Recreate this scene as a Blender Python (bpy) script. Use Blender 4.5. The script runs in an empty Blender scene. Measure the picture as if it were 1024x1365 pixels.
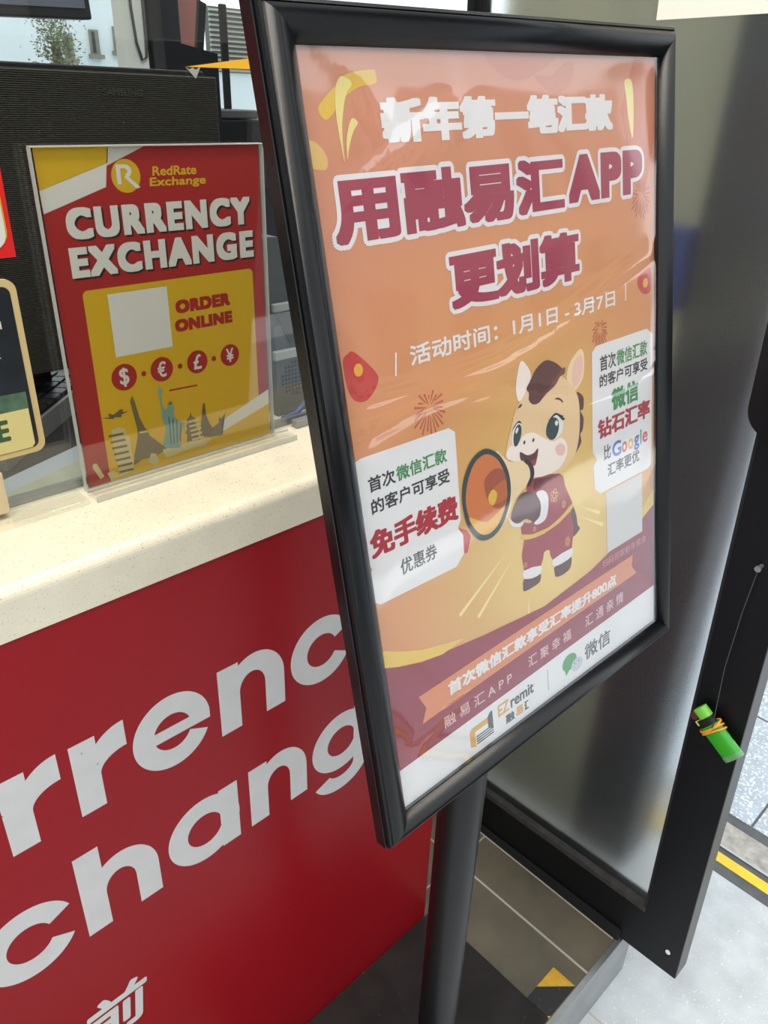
import bpy, bmesh, math, random
import numpy as np
from mathutils import Vector, Matrix
random.seed(7)
SC = bpy.context.scene
COL = SC.collection
PI = math.pi

# ---------------------------------------------------------------- camera
CAM_H = 1.4
R = Matrix(((0.72063307, 0.30836813, -0.62096463), (-0.69265098, 0.3594482, -0.62532521), (0.03037425, 0.88074178, 0.47262175)))
cam = bpy.data.cameras.new('camera'); cam_o = bpy.data.objects.new('camera', cam); COL.objects.link(cam_o)
cam.sensor_fit = 'VERTICAL'; cam.sensor_height = 36; cam.lens = 36 * 1028 / 1365
cam.clip_start = 0.02; cam.clip_end = 200
cam_o.matrix_world = Matrix.Translation((0, 0, CAM_H)) @ R.to_4x4()
SC.camera = cam_o

# ---------------------------------------------------------------- light and exposure
SC.view_settings.view_transform = 'Standard'; SC.view_settings.look = 'None'
SC.view_settings.exposure = 0.0; SC.view_settings.gamma = 1.0; SC.view_settings.use_curve_mapping = False
w = bpy.data.worlds.new('sky'); SC.world = w; w.use_nodes = True
nt = w.node_tree; nt.nodes.clear()
wo = nt.nodes.new('ShaderNodeOutputWorld'); bg = nt.nodes.new('ShaderNodeBackground')
tc = nt.nodes.new('ShaderNodeTexCoord'); sp = nt.nodes.new('ShaderNodeSeparateXYZ'); cr = nt.nodes.new('ShaderNodeValToRGB')
nt.links.new(tc.outputs['Generated'], sp.inputs[0]); nt.links.new(sp.outputs['Z'], cr.inputs[0])
e = cr.color_ramp.elements; e[0].position = 0.0; e[0].color = (0.80, 0.84, 0.88, 1); e[1].position = 0.6; e[1].color = (0.92, 0.97, 1.0, 1)
nt.links.new(cr.outputs[0], bg.inputs[0]); bg.inputs[1].default_value = 1.9
nt.links.new(bg.outputs[0], wo.inputs[0])

def area_light(name, loc, size, power, color=(1, .93, .82), rot=(0, 0, 0)):
    l = bpy.data.lights.new(name, 'AREA'); l.shape = 'RECTANGLE'; l.size, l.size_y = size; l.energy = power; l.color = color
    o = bpy.data.objects.new(name, l); o.location = loc; o.rotation_euler = rot; COL.objects.link(o); return o
area_light('counter_lamp_light', (0.15, 0.30, 2.57), (1.6, 0.25), 24)
area_light('ceiling_fill_light', (0.25, 1.2, 2.57), (1.2, 0.3), 10)  # unseen area lights without fixtures, added to brighten the shop interior
area_light('ceiling_fill_light', (0.8, 1.75, 2.57), (1.2, 0.3), 14)

# ---------------------------------------------------------------- helpers
def s2l(c):
    c = c / 255.0
    return c / 12.92 if c <= 0.04045 else ((c + 0.055) / 1.055) ** 2.4
def rgb(r, g, b): return (s2l(r), s2l(g), s2l(b), 1)

def mat(name, col, rough=0.5, metal=0.0, spec=0.5, coat=0.0, noise=None, bump=None, speck=None, trans=0.0, ior=1.5):
    """noise=(scale, amount); bump=(scale, strength); speck=(scale, threshold, colour)"""
    m = bpy.data.materials.new(name); m.use_nodes = True
    t = m.node_tree; b = t.nodes['Principled BSDF']
    b.inputs['Base Color'].default_value = col; b.inputs['Roughness'].default_value = rough
    b.inputs['Metallic'].default_value = metal; b.inputs['Specular IOR Level'].default_value = spec
    b.inputs['Coat Weight'].default_value = coat; b.inputs['IOR'].default_value = ior
    b.inputs['Transmission Weight'].default_value = trans
    src = None
    if noise or bump or speck:
        co = t.nodes.new('ShaderNodeTexCoord')
    if noise:
        n = t.nodes.new('ShaderNodeTexNoise'); n.inputs['Scale'].default_value = noise[0]; n.inputs['Detail'].default_value = 6
        t.links.new(co.outputs['Object'], n.inputs['Vector'])
        mr = t.nodes.new('ShaderNodeMapRange'); mr.inputs[1].default_value = .3; mr.inputs[2].default_value = .7
        mr.inputs[3].default_value = 1 - noise[1]; mr.inputs[4].default_value = 1 + noise[1]
        t.links.new(n.outputs['Fac'], mr.inputs[0])
        mx = t.nodes.new('ShaderNodeMix'); mx.data_type = 'RGBA'; mx.blend_type = 'MULTIPLY'; mx.inputs[0].default_value = 1
        mx.inputs[6].default_value = col; t.links.new(mr.outputs[0], mx.inputs[7]); src = mx.outputs[2]
    if speck:
        n = t.nodes.new('ShaderNodeTexNoise'); n.inputs['Scale'].default_value = speck[0]; n.inputs['Detail'].default_value = 2
        t.links.new(co.outputs['Object'], n.inputs['Vector'])
        r = t.nodes.new('ShaderNodeValToRGB'); r.color_ramp.elements[0].position = speck[1]; r.color_ramp.elements[1].position = min(1, speck[1] + .04)
        t.links.new(n.outputs['Fac'], r.inputs[0])
        mx = t.nodes.new('ShaderNodeMix'); mx.data_type = 'RGBA'
        t.links.new(r.outputs[0], mx.inputs[0])
        if src: t.links.new(src, mx.inputs[6])
        else: mx.inputs[6].default_value = col
        mx.inputs[7].default_value = speck[2]; src = mx.outputs[2]
    if src: t.links.new(src, b.inputs['Base Color'])
    if bump:
        n = t.nodes.new('ShaderNodeTexNoise'); n.inputs['Scale'].default_value = bump[0]; n.inputs['Detail'].default_value = 4
        t.links.new(co.outputs['Object'], n.inputs['Vector'])
        bn = t.nodes.new('ShaderNodeBump'); bn.inputs['Strength'].default_value = bump[1]; bn.inputs['Distance'].default_value = .002
        t.links.new(n.outputs['Fac'], bn.inputs['Height']); t.links.new(bn.outputs[0], b.inputs['Normal'])
    return m

def clear_mat(name, tint=(1, 1, 1, 1), gloss=1.8, rough=0.02, bump=None, ior=1.5):
    """a thin clear sheet: what it does not reflect passes straight through"""
    m = bpy.data.materials.new(name); m.use_nodes = True; t = m.node_tree; t.nodes.clear()
    out = t.nodes.new('ShaderNodeOutputMaterial'); mx = t.nodes.new('ShaderNodeMixShader')
    tr = t.nodes.new('ShaderNodeBsdfTransparent'); gl = t.nodes.new('ShaderNodeBsdfGlossy'); geo = t.nodes.new('ShaderNodeNewGeometry')
    def math_(op, a, b=None):
        q = t.nodes.new('ShaderNodeMath'); q.operation = op; q.use_clamp = op == 'MULTIPLY'
        for k, x in enumerate((a, b)):
            if x is None: continue
            if isinstance(x, (int, float)): q.inputs[k].default_value = x
            else: t.links.new(x, q.inputs[k])
        return q.outputs[0]
    nrm = geo.outputs['Normal']
    if bump:
        co = t.nodes.new('ShaderNodeTexCoord'); n = t.nodes.new('ShaderNodeTexNoise'); n.inputs['Scale'].default_value = bump[0]
        t.links.new(co.outputs['Object'], n.inputs['Vector'])
        bn = t.nodes.new('ShaderNodeBump'); bn.inputs['Strength'].default_value = bump[1]; bn.inputs['Distance'].default_value = .01
        t.links.new(n.outputs['Fac'], bn.inputs['Height']); nrm = bn.outputs[0]; t.links.new(nrm, gl.inputs['Normal'])
    dt = t.nodes.new('ShaderNodeVectorMath'); dt.operation = 'DOT_PRODUCT'; t.links.new(nrm, dt.inputs[0]); t.links.new(geo.outputs['Incoming'], dt.inputs[1])
    c = math_('ABSOLUTE', dt.outputs['Value']); p5 = math_('POWER', math_('SUBTRACT', 1.0, c), 5.0)
    fac = math_('MULTIPLY', math_('ADD', math_('MULTIPLY', p5, .96), .04), gloss)
    tr.inputs[0].default_value = tint; gl.inputs['Color'].default_value = (1, 1, 1, 1); gl.inputs['Roughness'].default_value = rough
    t.links.new(fac, mx.inputs[0])
    t.links.new(tr.outputs[0], mx.inputs[1]); t.links.new(gl.outputs[0], mx.inputs[2]); t.links.new(mx.outputs[0], out.inputs[0])
    return m

class MB:
    """collects shapes, then builds ONE mesh object"""
    def __init__(s): s.v = []; s.f = []; s.mi = []; s.sm = []
    def add(s, vs, fs, mi=0, smooth=False):
        o = len(s.v); s.v += [tuple(v) for v in vs]
        for f in fs: s.f.append([i + o for i in f]); s.mi.append(mi); s.sm.append(smooth)
    def box(s, x0, x1, y0, y1, z0, z1, mi=0, bev=0):
        if bev:
            bm = bmesh.new(); bmesh.ops.create_cube(bm, size=1)
            for v in bm.verts: v.co = Vector(((x0 + x1) / 2 + v.co.x * (x1 - x0), (y0 + y1) / 2 + v.co.y * (y1 - y0), (z0 + z1) / 2 + v.co.z * (z1 - z0)))
            bmesh.ops.bevel(bm, geom=bm.edges[:], offset=bev, segments=3, affect='EDGES', profile=.5)
            bm.verts.ensure_lookup_table()
            s.add([v.co[:] for v in bm.verts], [[v.index for v in f.verts] for f in bm.faces], mi, False); bm.free(); return
        p = [(x0, y0, z0), (x1, y0, z0), (x1, y1, z0), (x0, y1, z0), (x0, y0, z1), (x1, y0, z1), (x1, y1, z1), (x0, y1, z1)]
        s.add(p, [(0, 3, 2, 1), (4, 5, 6, 7), (0, 1, 5, 4), (1, 2, 6, 5), (2, 3, 7, 6), (3, 0, 4, 7)], mi)
    def prism(s, pts, z0, z1, mi=0, tf=None):
        """pts: outline in the xy plane (counter-clockwise or not)"""
        a = sum(p[0] * q[1] - q[0] * p[1] for p, q in zip(pts, pts[1:] + pts[:1]))
        if a < 0: pts = pts[::-1]
        n = len(pts); v = [(x, y, z0) for x, y in pts] + [(x, y, z1) for x, y in pts]
        if tf: v = [tf(*p) for p in v]
        s.add(v, [list(range(n))[::-1], list(range(n, 2 * n))] + [(i, (i + 1) % n, n + (i + 1) % n, n + i) for i in range(n)], mi)
    def flat(s, pts, z, mi=0):
        a = sum(p[0] * q[1] - q[0] * p[1] for p, q in zip(pts, pts[1:] + pts[:1]))
        if a < 0: pts = pts[::-1]
        s.add([(x, y, z) for x, y in pts], [list(range(len(pts)))], mi)
    def tube(s, pts, r, mi=0, n=12, caps=True):
        P = [Vector(p) for p in pts]; rings = []
        rr = r if isinstance(r, (list, tuple)) else [r] * len(P)
        up = None
        for i, p in enumerate(P):
            d = (P[min(i + 1, len(P) - 1)] - P[max(i - 1, 0)]).normalized()
            if up is None: up = d.orthogonal().normalized()
            else: up = (up - d * up.dot(d)).normalized()
            b = d.cross(up)
            rings.append([p + (up * math.cos(2 * PI * k / n) + b * math.sin(2 * PI * k / n)) * rr[i] for k in range(n)])
        v = [q for rg in rings for q in rg]
        f = [(i * n + k, i * n + (k + 1) % n, (i + 1) * n + (k + 1) % n, (i + 1) * n + k) for i in range(len(P) - 1) for k in range(n)]
        s.add(v, f, mi, True)
        if caps: s.add(rings[0], [list(range(n))[::-1]], mi); s.add(rings[-1], [list(range(n))], mi)
    def build(s, name, mats, parent=None, loc=None):
        me = bpy.data.meshes.new(name); me.from_pydata(s.v, [], s.f); me.update()
        for m in (mats if isinstance(mats, (list, tuple)) else [mats]): me.materials.append(m)
        me.polygons.foreach_set('material_index', s.mi); me.polygons.foreach_set('use_smooth', s.sm)
        o = bpy.data.objects.new(name, me); COL.objects.link(o)
        if parent: o.parent = parent
        if loc: o.location = loc
        return o

def tag(o, label=None, cat=None, group=None, kind=None):
    if label: o['label'] = label
    if cat: o['category'] = cat
    if group: o['group'] = group
    if kind: o['kind'] = kind
    return o
def empty(name, loc=(0, 0, 0), rot=(0, 0, 0)):
    o = bpy.data.objects.new(name, None); COL.objects.link(o); o.location = loc; o.rotation_euler = rot; o.empty_display_size = .05; return o
def struct(o): o['kind'] = 'structure'; return o

def spline(pts, k=6):
    """closed smooth outline through the points"""
    out = []; n = len(pts)
    for i in range(n):
        p0, p1, p2, p3 = (np.array(pts[(i + j - 1) % n]) for j in range(4))
        for t in np.linspace(0, 1, k, endpoint=False):
            out.append(tuple(.5 * (2 * p1 + (p2 - p0) * t + (2 * p0 - 5 * p1 + 4 * p2 - p3) * t * t + (3 * p1 - p0 - 3 * p2 + p3) * t ** 3)))
    return out
def circle(cx, cy, r, n=32, ry=None): return [(cx + r * math.cos(2 * PI * i / n), cy + (ry or r) * math.sin(2 * PI * i / n)) for i in range(n)]

_tc = {}
def glyphs(body, space=1.0):
    """flat filled outlines of a line of text: vertices, faces"""
    key = (body, space)
    if key not in _tc:
        c = bpy.data.curves.new('t', 'FONT'); c.body = body; c.space_character = space; c.resolution_u = 5; c.fill_mode = 'BOTH'
        o = bpy.data.objects.new('t', c); COL.objects.link(o)
        dg = bpy.context.evaluated_depsgraph_get(); me = o.evaluated_get(dg).to_mesh()
        v = np.array([p.co[:] for p in me.vertices]); f = [list(p.vertices) for p in me.polygons]
        # faces may be wound either way round: make all face +z
        ff = []
        for p in f:
            q = v[p]; a = sum(q[i][0] * q[(i + 1) % len(p)][1] - q[(i + 1) % len(p)][0] * q[i][1] for i in range(len(p)))
            ff.append(p if a > 0 else p[::-1])
        bpy.data.objects.remove(o); bpy.data.curves.remove(c)
        _tc[key] = (v, ff)
    return _tc[key]
def text(mb, body, bx, z, mi=0, bold=0.0, space=1.0, shear=0.0, n=10, sc=1.0, grow=0.0):
    """text fitted to the box (x0, x1, y0, y1); bold widens the strokes (one number: round, a pair: square, across and up), grow adds an outline beyond the box"""
    v, f = glyphs(body, space)
    x0, x1, y0, y1 = (b * sc for b in bx); grow *= sc
    sq = isinstance(bold, tuple); bw, bh = (bold if sq else (bold, bold)); bw *= sc; bh *= sc
    lo = v.min(0); hi = v.max(0)
    sx = (x1 - x0 - 2 * bw) / max(hi[0] - lo[0], 1e-6); sy = (y1 - y0 - 2 * bh) / max(hi[1] - lo[1], 1e-6)
    X = (v[:, 0] - lo[0]) * sx + x0 + bw; Y = (v[:, 1] - lo[1]) * sy + y0 + bh
    X = X + shear * (Y - y0)
    if sq:
        offs = [(0, 0)] + [(a * bw, b * bh) for a in np.linspace(-1, 1, 11) for b in (-1, -.33, .33, 1) if (a, b) != (0, 0)]
        if grow: offs = [(ox + grow * math.cos(2 * PI * k / 12), oy + grow * math.sin(2 * PI * k / 12)) for ox, oy in [(a * bw, b * bh) for a in (-1, 0, 1) for b in (-1, 0, 1)] for k in range(12)] + offs
    else:
        r = bw + grow; offs = [(0, 0)]
        if r > 0:
            offs += [(r * math.cos(2 * PI * k / n), r * math.sin(2 * PI * k / n)) for k in range(n)]
            if r > .004: offs += [(.5 * r * math.cos(2 * PI * k / n), .5 * r * math.sin(2 * PI * k / n)) for k in range(n)]
    for k, (dx, dy) in enumerate(offs):
        mb.add([(a + dx, b + dy, z + k * 5e-7) for a, b in zip(X, Y)], f, mi)

# poster print outlines, in units of the visible poster height
t1=(0.1108,0.5789,0.9031,0.9517)
t2=(0.0224,0.6588,0.8042,0.8731)
t3=(0.1996,0.4832,0.6986,0.7698)
t4=(0.1153,0.5775,0.6419,0.6681)
slashes=[(0.0923,0.6646),(0.0877,0.6360),(0.6084,0.6737),(0.6078,0.6449)]
couponL=[(0.0041,0.5458),(0.0139,0.5481),(0.1717,0.5447),(0.1833,0.5358),(0.1784,0.4057),(0.1713,0.3950),(0.1802,0.3810),(0.1787,0.3518),(0.1603,0.3373),(0.0122,0.3411),(0.0015,0.3495),(0.0006,0.3925),(0.0069,0.3949),(-0.0002,0.4149)]
l1=(0.0185,0.1639,0.4988,0.5198)
l2=(0.0194,0.1645,0.4685,0.4897)
l3=(0.0089,0.1745,0.4087,0.4472)
l4=(0.0552,0.1255,0.3666,0.3901)
couponR=[(0.5093,0.5792),(0.5221,0.5875),(0.6717,0.5875),(0.6911,0.5749),(0.6868,0.3361),(0.6765,0.3304),(0.5227,0.3310),(0.5076,0.3443),(0.5050,0.3860),(0.5164,0.3960),(0.5039,0.4105)]
r1=(0.5294,0.6741,0.5422,0.5688)
r2=(0.5283,0.6741,0.5158,0.5377)
r3=(0.5618,0.6449,0.4682,0.5058)
r4=(0.5206,0.6815,0.4283,0.4625)
r5a=(0.5365,0.5568,0.3871,0.4140)
r5b=(0.5615,0.6740,0.3843,0.4120)
r6=(0.5467,0.6463,0.3539,0.3778)
qr=(0.5461,0.6494,0.2164,0.3219)
scan=(0.5246,0.6685,0.1851,0.2003)
wave=[(-0.0010,0.2481),(0.0268,0.2361),(0.0718,0.2205),(0.2030,0.2010),(0.3559,0.1840),(0.4876,0.1957),(0.5655,0.2140),(0.6453,0.2327),(0.6949,0.2521)]
gold=[(-0.0033,0.2757),(0.0438,0.2522),(0.0760,0.2386),(0.1319,0.2237),(0.1638,0.2160),(0.1142,0.2118),(0.0718,0.2205),(0.0266,0.2350),(-0.0012,0.2470)]
gold2=[(0.6101,0.2395),(0.6532,0.2543),(0.6948,0.2857),(0.6949,0.2521),(0.6453,0.2327)]
ribbon=[(0.0577,0.1672),(0.6217,0.1741),(0.6193,0.1512),(0.6339,0.1315),(0.0588,0.1191),(0.0698,0.1414)]
rb=(0.1176,0.5667,0.1349,0.1589)
f1=(0.1019,0.2616,0.0841,0.1054)
f2=(0.3048,0.4240,0.0880,0.1098)
f3=(0.4670,0.5891,0.0897,0.1127)
white=[(0.0036,0.0668),(0.6863,0.0786)]
ezA=[(0.1539,0.0586),(0.1955,0.0564),(0.1941,0.0440),(0.1670,0.0467),(0.1636,0.0125),(0.1525,0.0296)]
ezB=[(0.1955,0.0564),(0.2080,0.0467),(0.2063,0.0172),(0.1639,0.0148),(0.1651,0.0250),(0.1927,0.0315)]
ez=(0.2209,0.2490,0.0365,0.0590)
remit=(0.2531,0.3138,0.0365,0.0582)
ezc=(0.2389,0.2983,0.0119,0.0301)
div=[(0.3525,0.0598),(0.3529,0.0184)]
wc1=(0.4162,0.0433,0.0175)
wc2=(0.4312,0.0317,0.0139)
wx=(0.4614,0.5432,0.0216,0.0548)
fw1=(0.1401,0.5797,0.0328)
fw2=(0.6564,0.8023,0.0304)
fw3=(0.5335,0.6107,0.0237)
envA=[(0.0072,0.6692),(0.0157,0.6783),(0.0271,0.6782),(0.0546,0.6499),(0.0577,0.6354),(0.0403,0.6187),(0.0223,0.6184),(0.0103,0.6328)]
envdot=(0.0290,0.6564,0.0079)
envB=[(0.6442,0.6745),(0.6626,0.6841),(0.6836,0.6861),(0.6860,0.6523),(0.6671,0.6465),(0.6486,0.6580)]
swA=[(0.0518,0.9649),(0.0616,0.9732),(0.0744,0.9662),(0.0638,0.9545),(0.0548,0.9311),(0.0510,0.9100),(0.0497,0.8871),(0.0464,0.9261),(0.0477,0.9482)]
swB=[(0.0633,0.9256),(0.0692,0.9314),(0.0761,0.9266),(0.0677,0.9174),(0.0590,0.9016),(0.0545,0.8896),(0.0564,0.9085)]
coin=[(0.0005,0.9095),(0.0104,0.9103),(0.0200,0.9034),(0.0262,0.8925),(0.0244,0.8832),(0.0175,0.8809),(0.0021,0.8858)]
band=[(0.0229,0.9422),(0.0391,0.9560),(0.0578,0.9675),(0.0705,0.9758),(0.1059,0.9800),(0.1112,0.9761),(0.1095,0.9661),(0.0833,0.9622),(0.0563,0.9494),(0.0428,0.9367),(0.0306,0.9305)]
swC=[(0.6107,0.9675),(0.6247,0.9717),(0.6330,0.9619),(0.6354,0.9252),(0.6320,0.8891),(0.6210,0.9169),(0.6158,0.9453)]
hd=[(0.3127,0.5329),(0.3028,0.5140),(0.2893,0.4868),(0.2847,0.4680),(0.3052,0.4544),(0.3256,0.4329),(0.3499,0.4136),(0.3762,0.4082),(0.4159,0.4058),(0.4516,0.4201),(0.4660,0.4462),(0.4713,0.4845),(0.4668,0.5188),(0.4464,0.5445),(0.4290,0.5579),(0.4065,0.5757),(0.3781,0.5819),(0.3486,0.5653),(0.3334,0.5493),(0.3217,0.5414)]
earL=[(0.3220,0.5449),(0.3171,0.5639),(0.3251,0.5918),(0.3342,0.6028),(0.3480,0.5902),(0.3537,0.5757),(0.3457,0.5642),(0.3334,0.5493)]
earR=[(0.4412,0.5588),(0.4515,0.5770),(0.4770,0.5912),(0.4875,0.5807),(0.4860,0.5526),(0.4773,0.5374),(0.4595,0.5292),(0.4434,0.5452)]
earRi=[(0.4549,0.5576),(0.4605,0.5732),(0.4766,0.5829),(0.4830,0.5741),(0.4813,0.5537),(0.4727,0.5404),(0.4582,0.5333),(0.4542,0.5446)]
maneA=[(0.3412,0.5599),(0.3518,0.5699),(0.3670,0.5843),(0.3903,0.5918),(0.4129,0.5834),(0.4299,0.5706),(0.4353,0.5620),(0.4231,0.5592),(0.4105,0.5491),(0.3863,0.5401),(0.3683,0.5316),(0.3542,0.5324),(0.3451,0.5410),(0.3460,0.5516)]
maneB=[(0.4655,0.5248),(0.4824,0.5130),(0.4814,0.4937),(0.4733,0.4919),(0.4813,0.4780),(0.4780,0.4589),(0.4712,0.4528),(0.4727,0.4383),(0.4551,0.4242),(0.4662,0.4502),(0.4705,0.4808),(0.4688,0.5086)]
muz=[(0.2860,0.4676),(0.2942,0.4818),(0.3162,0.4828),(0.3280,0.4906),(0.3505,0.4890),(0.3753,0.4736),(0.3982,0.4614),(0.4196,0.4612),(0.4341,0.4453),(0.4297,0.4247),(0.4069,0.4115),(0.3764,0.4111),(0.3502,0.4165),(0.3258,0.4348),(0.3052,0.4544)]
cheek=[(0.4034,0.4482),(0.4129,0.4533),(0.4264,0.4475),(0.4289,0.4369),(0.4207,0.4313),(0.4072,0.4373)]
eyeRw=[(0.3838,0.4884),(0.3921,0.4995),(0.4073,0.5040),(0.4219,0.4955),(0.4264,0.4808),(0.4201,0.4689),(0.4044,0.4635),(0.3896,0.4667),(0.3821,0.4775)]
eyeR=[(0.3831,0.4867),(0.3904,0.4971),(0.4025,0.4996),(0.4140,0.4918),(0.4139,0.4764),(0.4046,0.4654),(0.3925,0.4654),(0.3828,0.4754)]
eyeRl=[(0.3905,0.4980),(0.4074,0.5053),(0.4250,0.4966),(0.4287,0.4975),(0.4266,0.4933),(0.4313,0.4901),(0.4245,0.4890),(0.4101,0.5014),(0.3949,0.4978)]
eyeRh=[(0.4048,0.4895),(0.4095,0.4930),(0.4137,0.4880),(0.4089,0.4839)]
eyeLw=[(0.3016,0.4961),(0.3062,0.5076),(0.3164,0.5139),(0.3246,0.5081),(0.3228,0.4939),(0.3147,0.4814),(0.3046,0.4769),(0.3004,0.4837)]
eyeL=[(0.3043,0.4935),(0.3102,0.5065),(0.3188,0.5106),(0.3238,0.5047),(0.3221,0.4923),(0.3132,0.4800),(0.3055,0.4803)]
eyeLl=[(0.3012,0.5035),(0.3079,0.5108),(0.3193,0.5159),(0.3248,0.5099),(0.3163,0.5131),(0.3076,0.5081)]
eyeLh=[(0.3098,0.5021),(0.3152,0.5070),(0.3167,0.5029),(0.3116,0.4979)]
browR=[(0.4075,0.5275),(0.4165,0.5278),(0.4266,0.5210),(0.4272,0.5166),(0.4192,0.5232)]
browL=[(0.3168,0.5328),(0.3215,0.5388),(0.3284,0.5398),(0.3266,0.5357),(0.3197,0.5348)]
n1=[(0.3259,0.4791),(0.3287,0.4826),(0.3315,0.4794),(0.3287,0.4761)]
n2=[(0.3472,0.4768),(0.3506,0.4802),(0.3532,0.4768),(0.3498,0.4738)]
mouth=[(0.3175,0.4672),(0.3335,0.4576),(0.3492,0.4564),(0.3605,0.4607),(0.3570,0.4464),(0.3488,0.4354),(0.3382,0.4463),(0.3190,0.4530)]
tong=[(0.3314,0.4493),(0.3439,0.4455),(0.3554,0.4449),(0.3488,0.4354)]
mgBody=[(0.2595,0.4831),(0.2904,0.4602),(0.3242,0.4511),(0.3384,0.4312),(0.3350,0.4130),(0.3090,0.4020),(0.2905,0.3914),(0.2717,0.3761)]
mgRing=[(0.1847,0.4390),(0.1926,0.4655),(0.2124,0.4882),(0.2414,0.4947),(0.2688,0.4781),(0.2860,0.4499),(0.2906,0.4202),(0.2836,0.3913),(0.2636,0.3645),(0.2388,0.3542),(0.2131,0.3603),(0.1936,0.3854),(0.1858,0.4113)]
mgIn=[(0.1921,0.4365),(0.1995,0.4589),(0.2161,0.4804),(0.2405,0.4865),(0.2633,0.4729),(0.2773,0.4479),(0.2810,0.4209),(0.2752,0.3942),(0.2575,0.3715),(0.2364,0.3629),(0.2173,0.3683),(0.2005,0.3899),(0.1924,0.4136)]
mgDark=[(0.2347,0.4498),(0.2569,0.4589),(0.2760,0.4507),(0.2817,0.4278),(0.2783,0.4004),(0.2633,0.3936),(0.2444,0.4049),(0.2338,0.4271)]
mgLow=[(0.1958,0.4032),(0.2321,0.3831),(0.2736,0.3948),(0.2575,0.3715),(0.2364,0.3629),(0.2173,0.3683),(0.2030,0.3843)]
mgCone=[(0.2389,0.4208),(0.2453,0.4280),(0.2778,0.4361),(0.2810,0.4209),(0.2787,0.4050),(0.2509,0.4038),(0.2411,0.4107)]
mgTip=[(0.2389,0.4208),(0.2487,0.4287),(0.2578,0.4215),(0.2556,0.4104),(0.2476,0.4042),(0.2401,0.4106)]
mgEnd=[(0.3241,0.4504),(0.3365,0.4498),(0.3461,0.4361),(0.3473,0.4212),(0.3364,0.4076),(0.3275,0.4093),(0.3376,0.4218),(0.3354,0.4382)]
jacket=[(0.3425,0.4154),(0.4130,0.4025),(0.4251,0.3762),(0.4430,0.3403),(0.4405,0.3319),(0.3957,0.3214),(0.3495,0.3228),(0.3130,0.3287),(0.3115,0.3520),(0.3365,0.3454),(0.3345,0.3862),(0.3270,0.4034)]
collar=[(0.3465,0.4117),(0.3788,0.4063),(0.4130,0.4025),(0.3705,0.3966),(0.3479,0.3928)]
hem=[(0.3080,0.3332),(0.3347,0.3244),(0.3723,0.3208),(0.4120,0.3287),(0.4418,0.3407),(0.4413,0.3316),(0.4034,0.3186),(0.3641,0.3148),(0.3341,0.3170),(0.3090,0.3247)]
pants=[(0.3142,0.3219),(0.3640,0.3135),(0.4362,0.3281),(0.4363,0.2605),(0.3834,0.2595),(0.3769,0.2795),(0.3615,0.2816),(0.3522,0.2614),(0.3095,0.2696)]
cuffA=[(0.3088,0.2698),(0.3522,0.2614),(0.3492,0.2478),(0.3282,0.2485),(0.3083,0.2561)]
cuffB=[(0.3834,0.2595),(0.4363,0.2605),(0.4354,0.2457),(0.4104,0.2432),(0.3872,0.2458)]
hoofA=[(0.3081,0.2543),(0.3281,0.2478),(0.3492,0.2478),(0.3469,0.2339),(0.3268,0.2317),(0.3062,0.2336),(0.3046,0.2439)]
hoofB=[(0.3882,0.2440),(0.4104,0.2427),(0.4333,0.2457),(0.4309,0.2266),(0.4131,0.2213),(0.3909,0.2245),(0.3868,0.2350)]
tail=[(0.4410,0.3397),(0.4520,0.3172),(0.4551,0.2972),(0.4609,0.2883),(0.4500,0.2814),(0.4374,0.2793),(0.4335,0.2835),(0.4364,0.3174)]
arm=[(0.2973,0.3890),(0.3196,0.4010),(0.3548,0.3868),(0.3686,0.3721),(0.3663,0.3424),(0.3471,0.3390),(0.3227,0.3554),(0.3011,0.3557),(0.2865,0.3684)]
sleeve=[(0.3495,0.3898),(0.3662,0.3892),(0.3784,0.3764),(0.3780,0.3562),(0.3698,0.3386),(0.3506,0.3357),(0.3399,0.3417),(0.3554,0.3488),(0.3590,0.3703)]
cuffC=[(0.2817,0.3726),(0.2863,0.3660),(0.2976,0.3558),(0.3151,0.3519),(0.3075,0.3472),(0.2903,0.3535),(0.2824,0.3625)]
flA=(0.3952,0.3702,0.0129)
flB=(0.4192,0.3471,0.0077)
flC=(0.4249,0.2772,0.0093)
flD=(0.3409,0.3311,0.0050)
flE=(0.3140,0.2782,0.0051)
glow=[(0.2899,0.3499),(0.3040,0.3093)]
rays=[(0.2763,0.3192),(0.1573,0.2572),(0.2870,0.3034),(0.1962,0.2364),(0.3172,0.2182),(0.3124,0.1636),(0.4611,0.3103),(0.5292,0.2699),(0.4621,0.3285),(0.5199,0.2958),(0.3206,0.5294),(0.3082,0.5223)]
# leaflet print outlines, in units of the leaflet height
Lyel=[(-0.0019,0.9999),(0.2114,0.9988),(0.2038,0.9551),(0.0007,0.8904)]
Lwh=[(-0.0009,0.8905),(0.2012,0.9552),(0.1902,0.8928),(0.0016,0.8317)]
Lgr=[(0.2086,0.9973),(0.3251,0.9978),(0.1998,0.9475)]
Lcirc=(0.2548,0.9190,0.0446)
LR=(0.2223,0.2845,0.8865,0.9508)
Lred=(0.3383,0.4867,0.9164,0.9426)
Lexc=(0.3257,0.5166,0.8811,0.9125)
Lcur=(0.0581,0.6776,0.7587,0.8442)
Lexch=(0.0532,0.6837,0.6531,0.7395)
Lbox=[(0.0699,0.6049),(0.0790,0.6155),(0.6652,0.6166),(0.6772,0.6043),(0.6731,0.1727),(0.7253,0.1811),(0.7243,-0.0032),(0.0846,0.0021),(0.0699,0.0185)]
Lqr=(0.1504,0.3480,0.4041,0.5971)
Lord=(0.3721,0.5792,0.5059,0.5485)
Lonl=(0.3639,0.5838,0.4468,0.4875)
Lc0=(0.1690,0.3366,0.0422)
Lc1=(0.3009,0.3363,0.0399)
Lc2=(0.4340,0.3359,0.0386)
Lc3=(0.5639,0.3350,0.0372)
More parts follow.
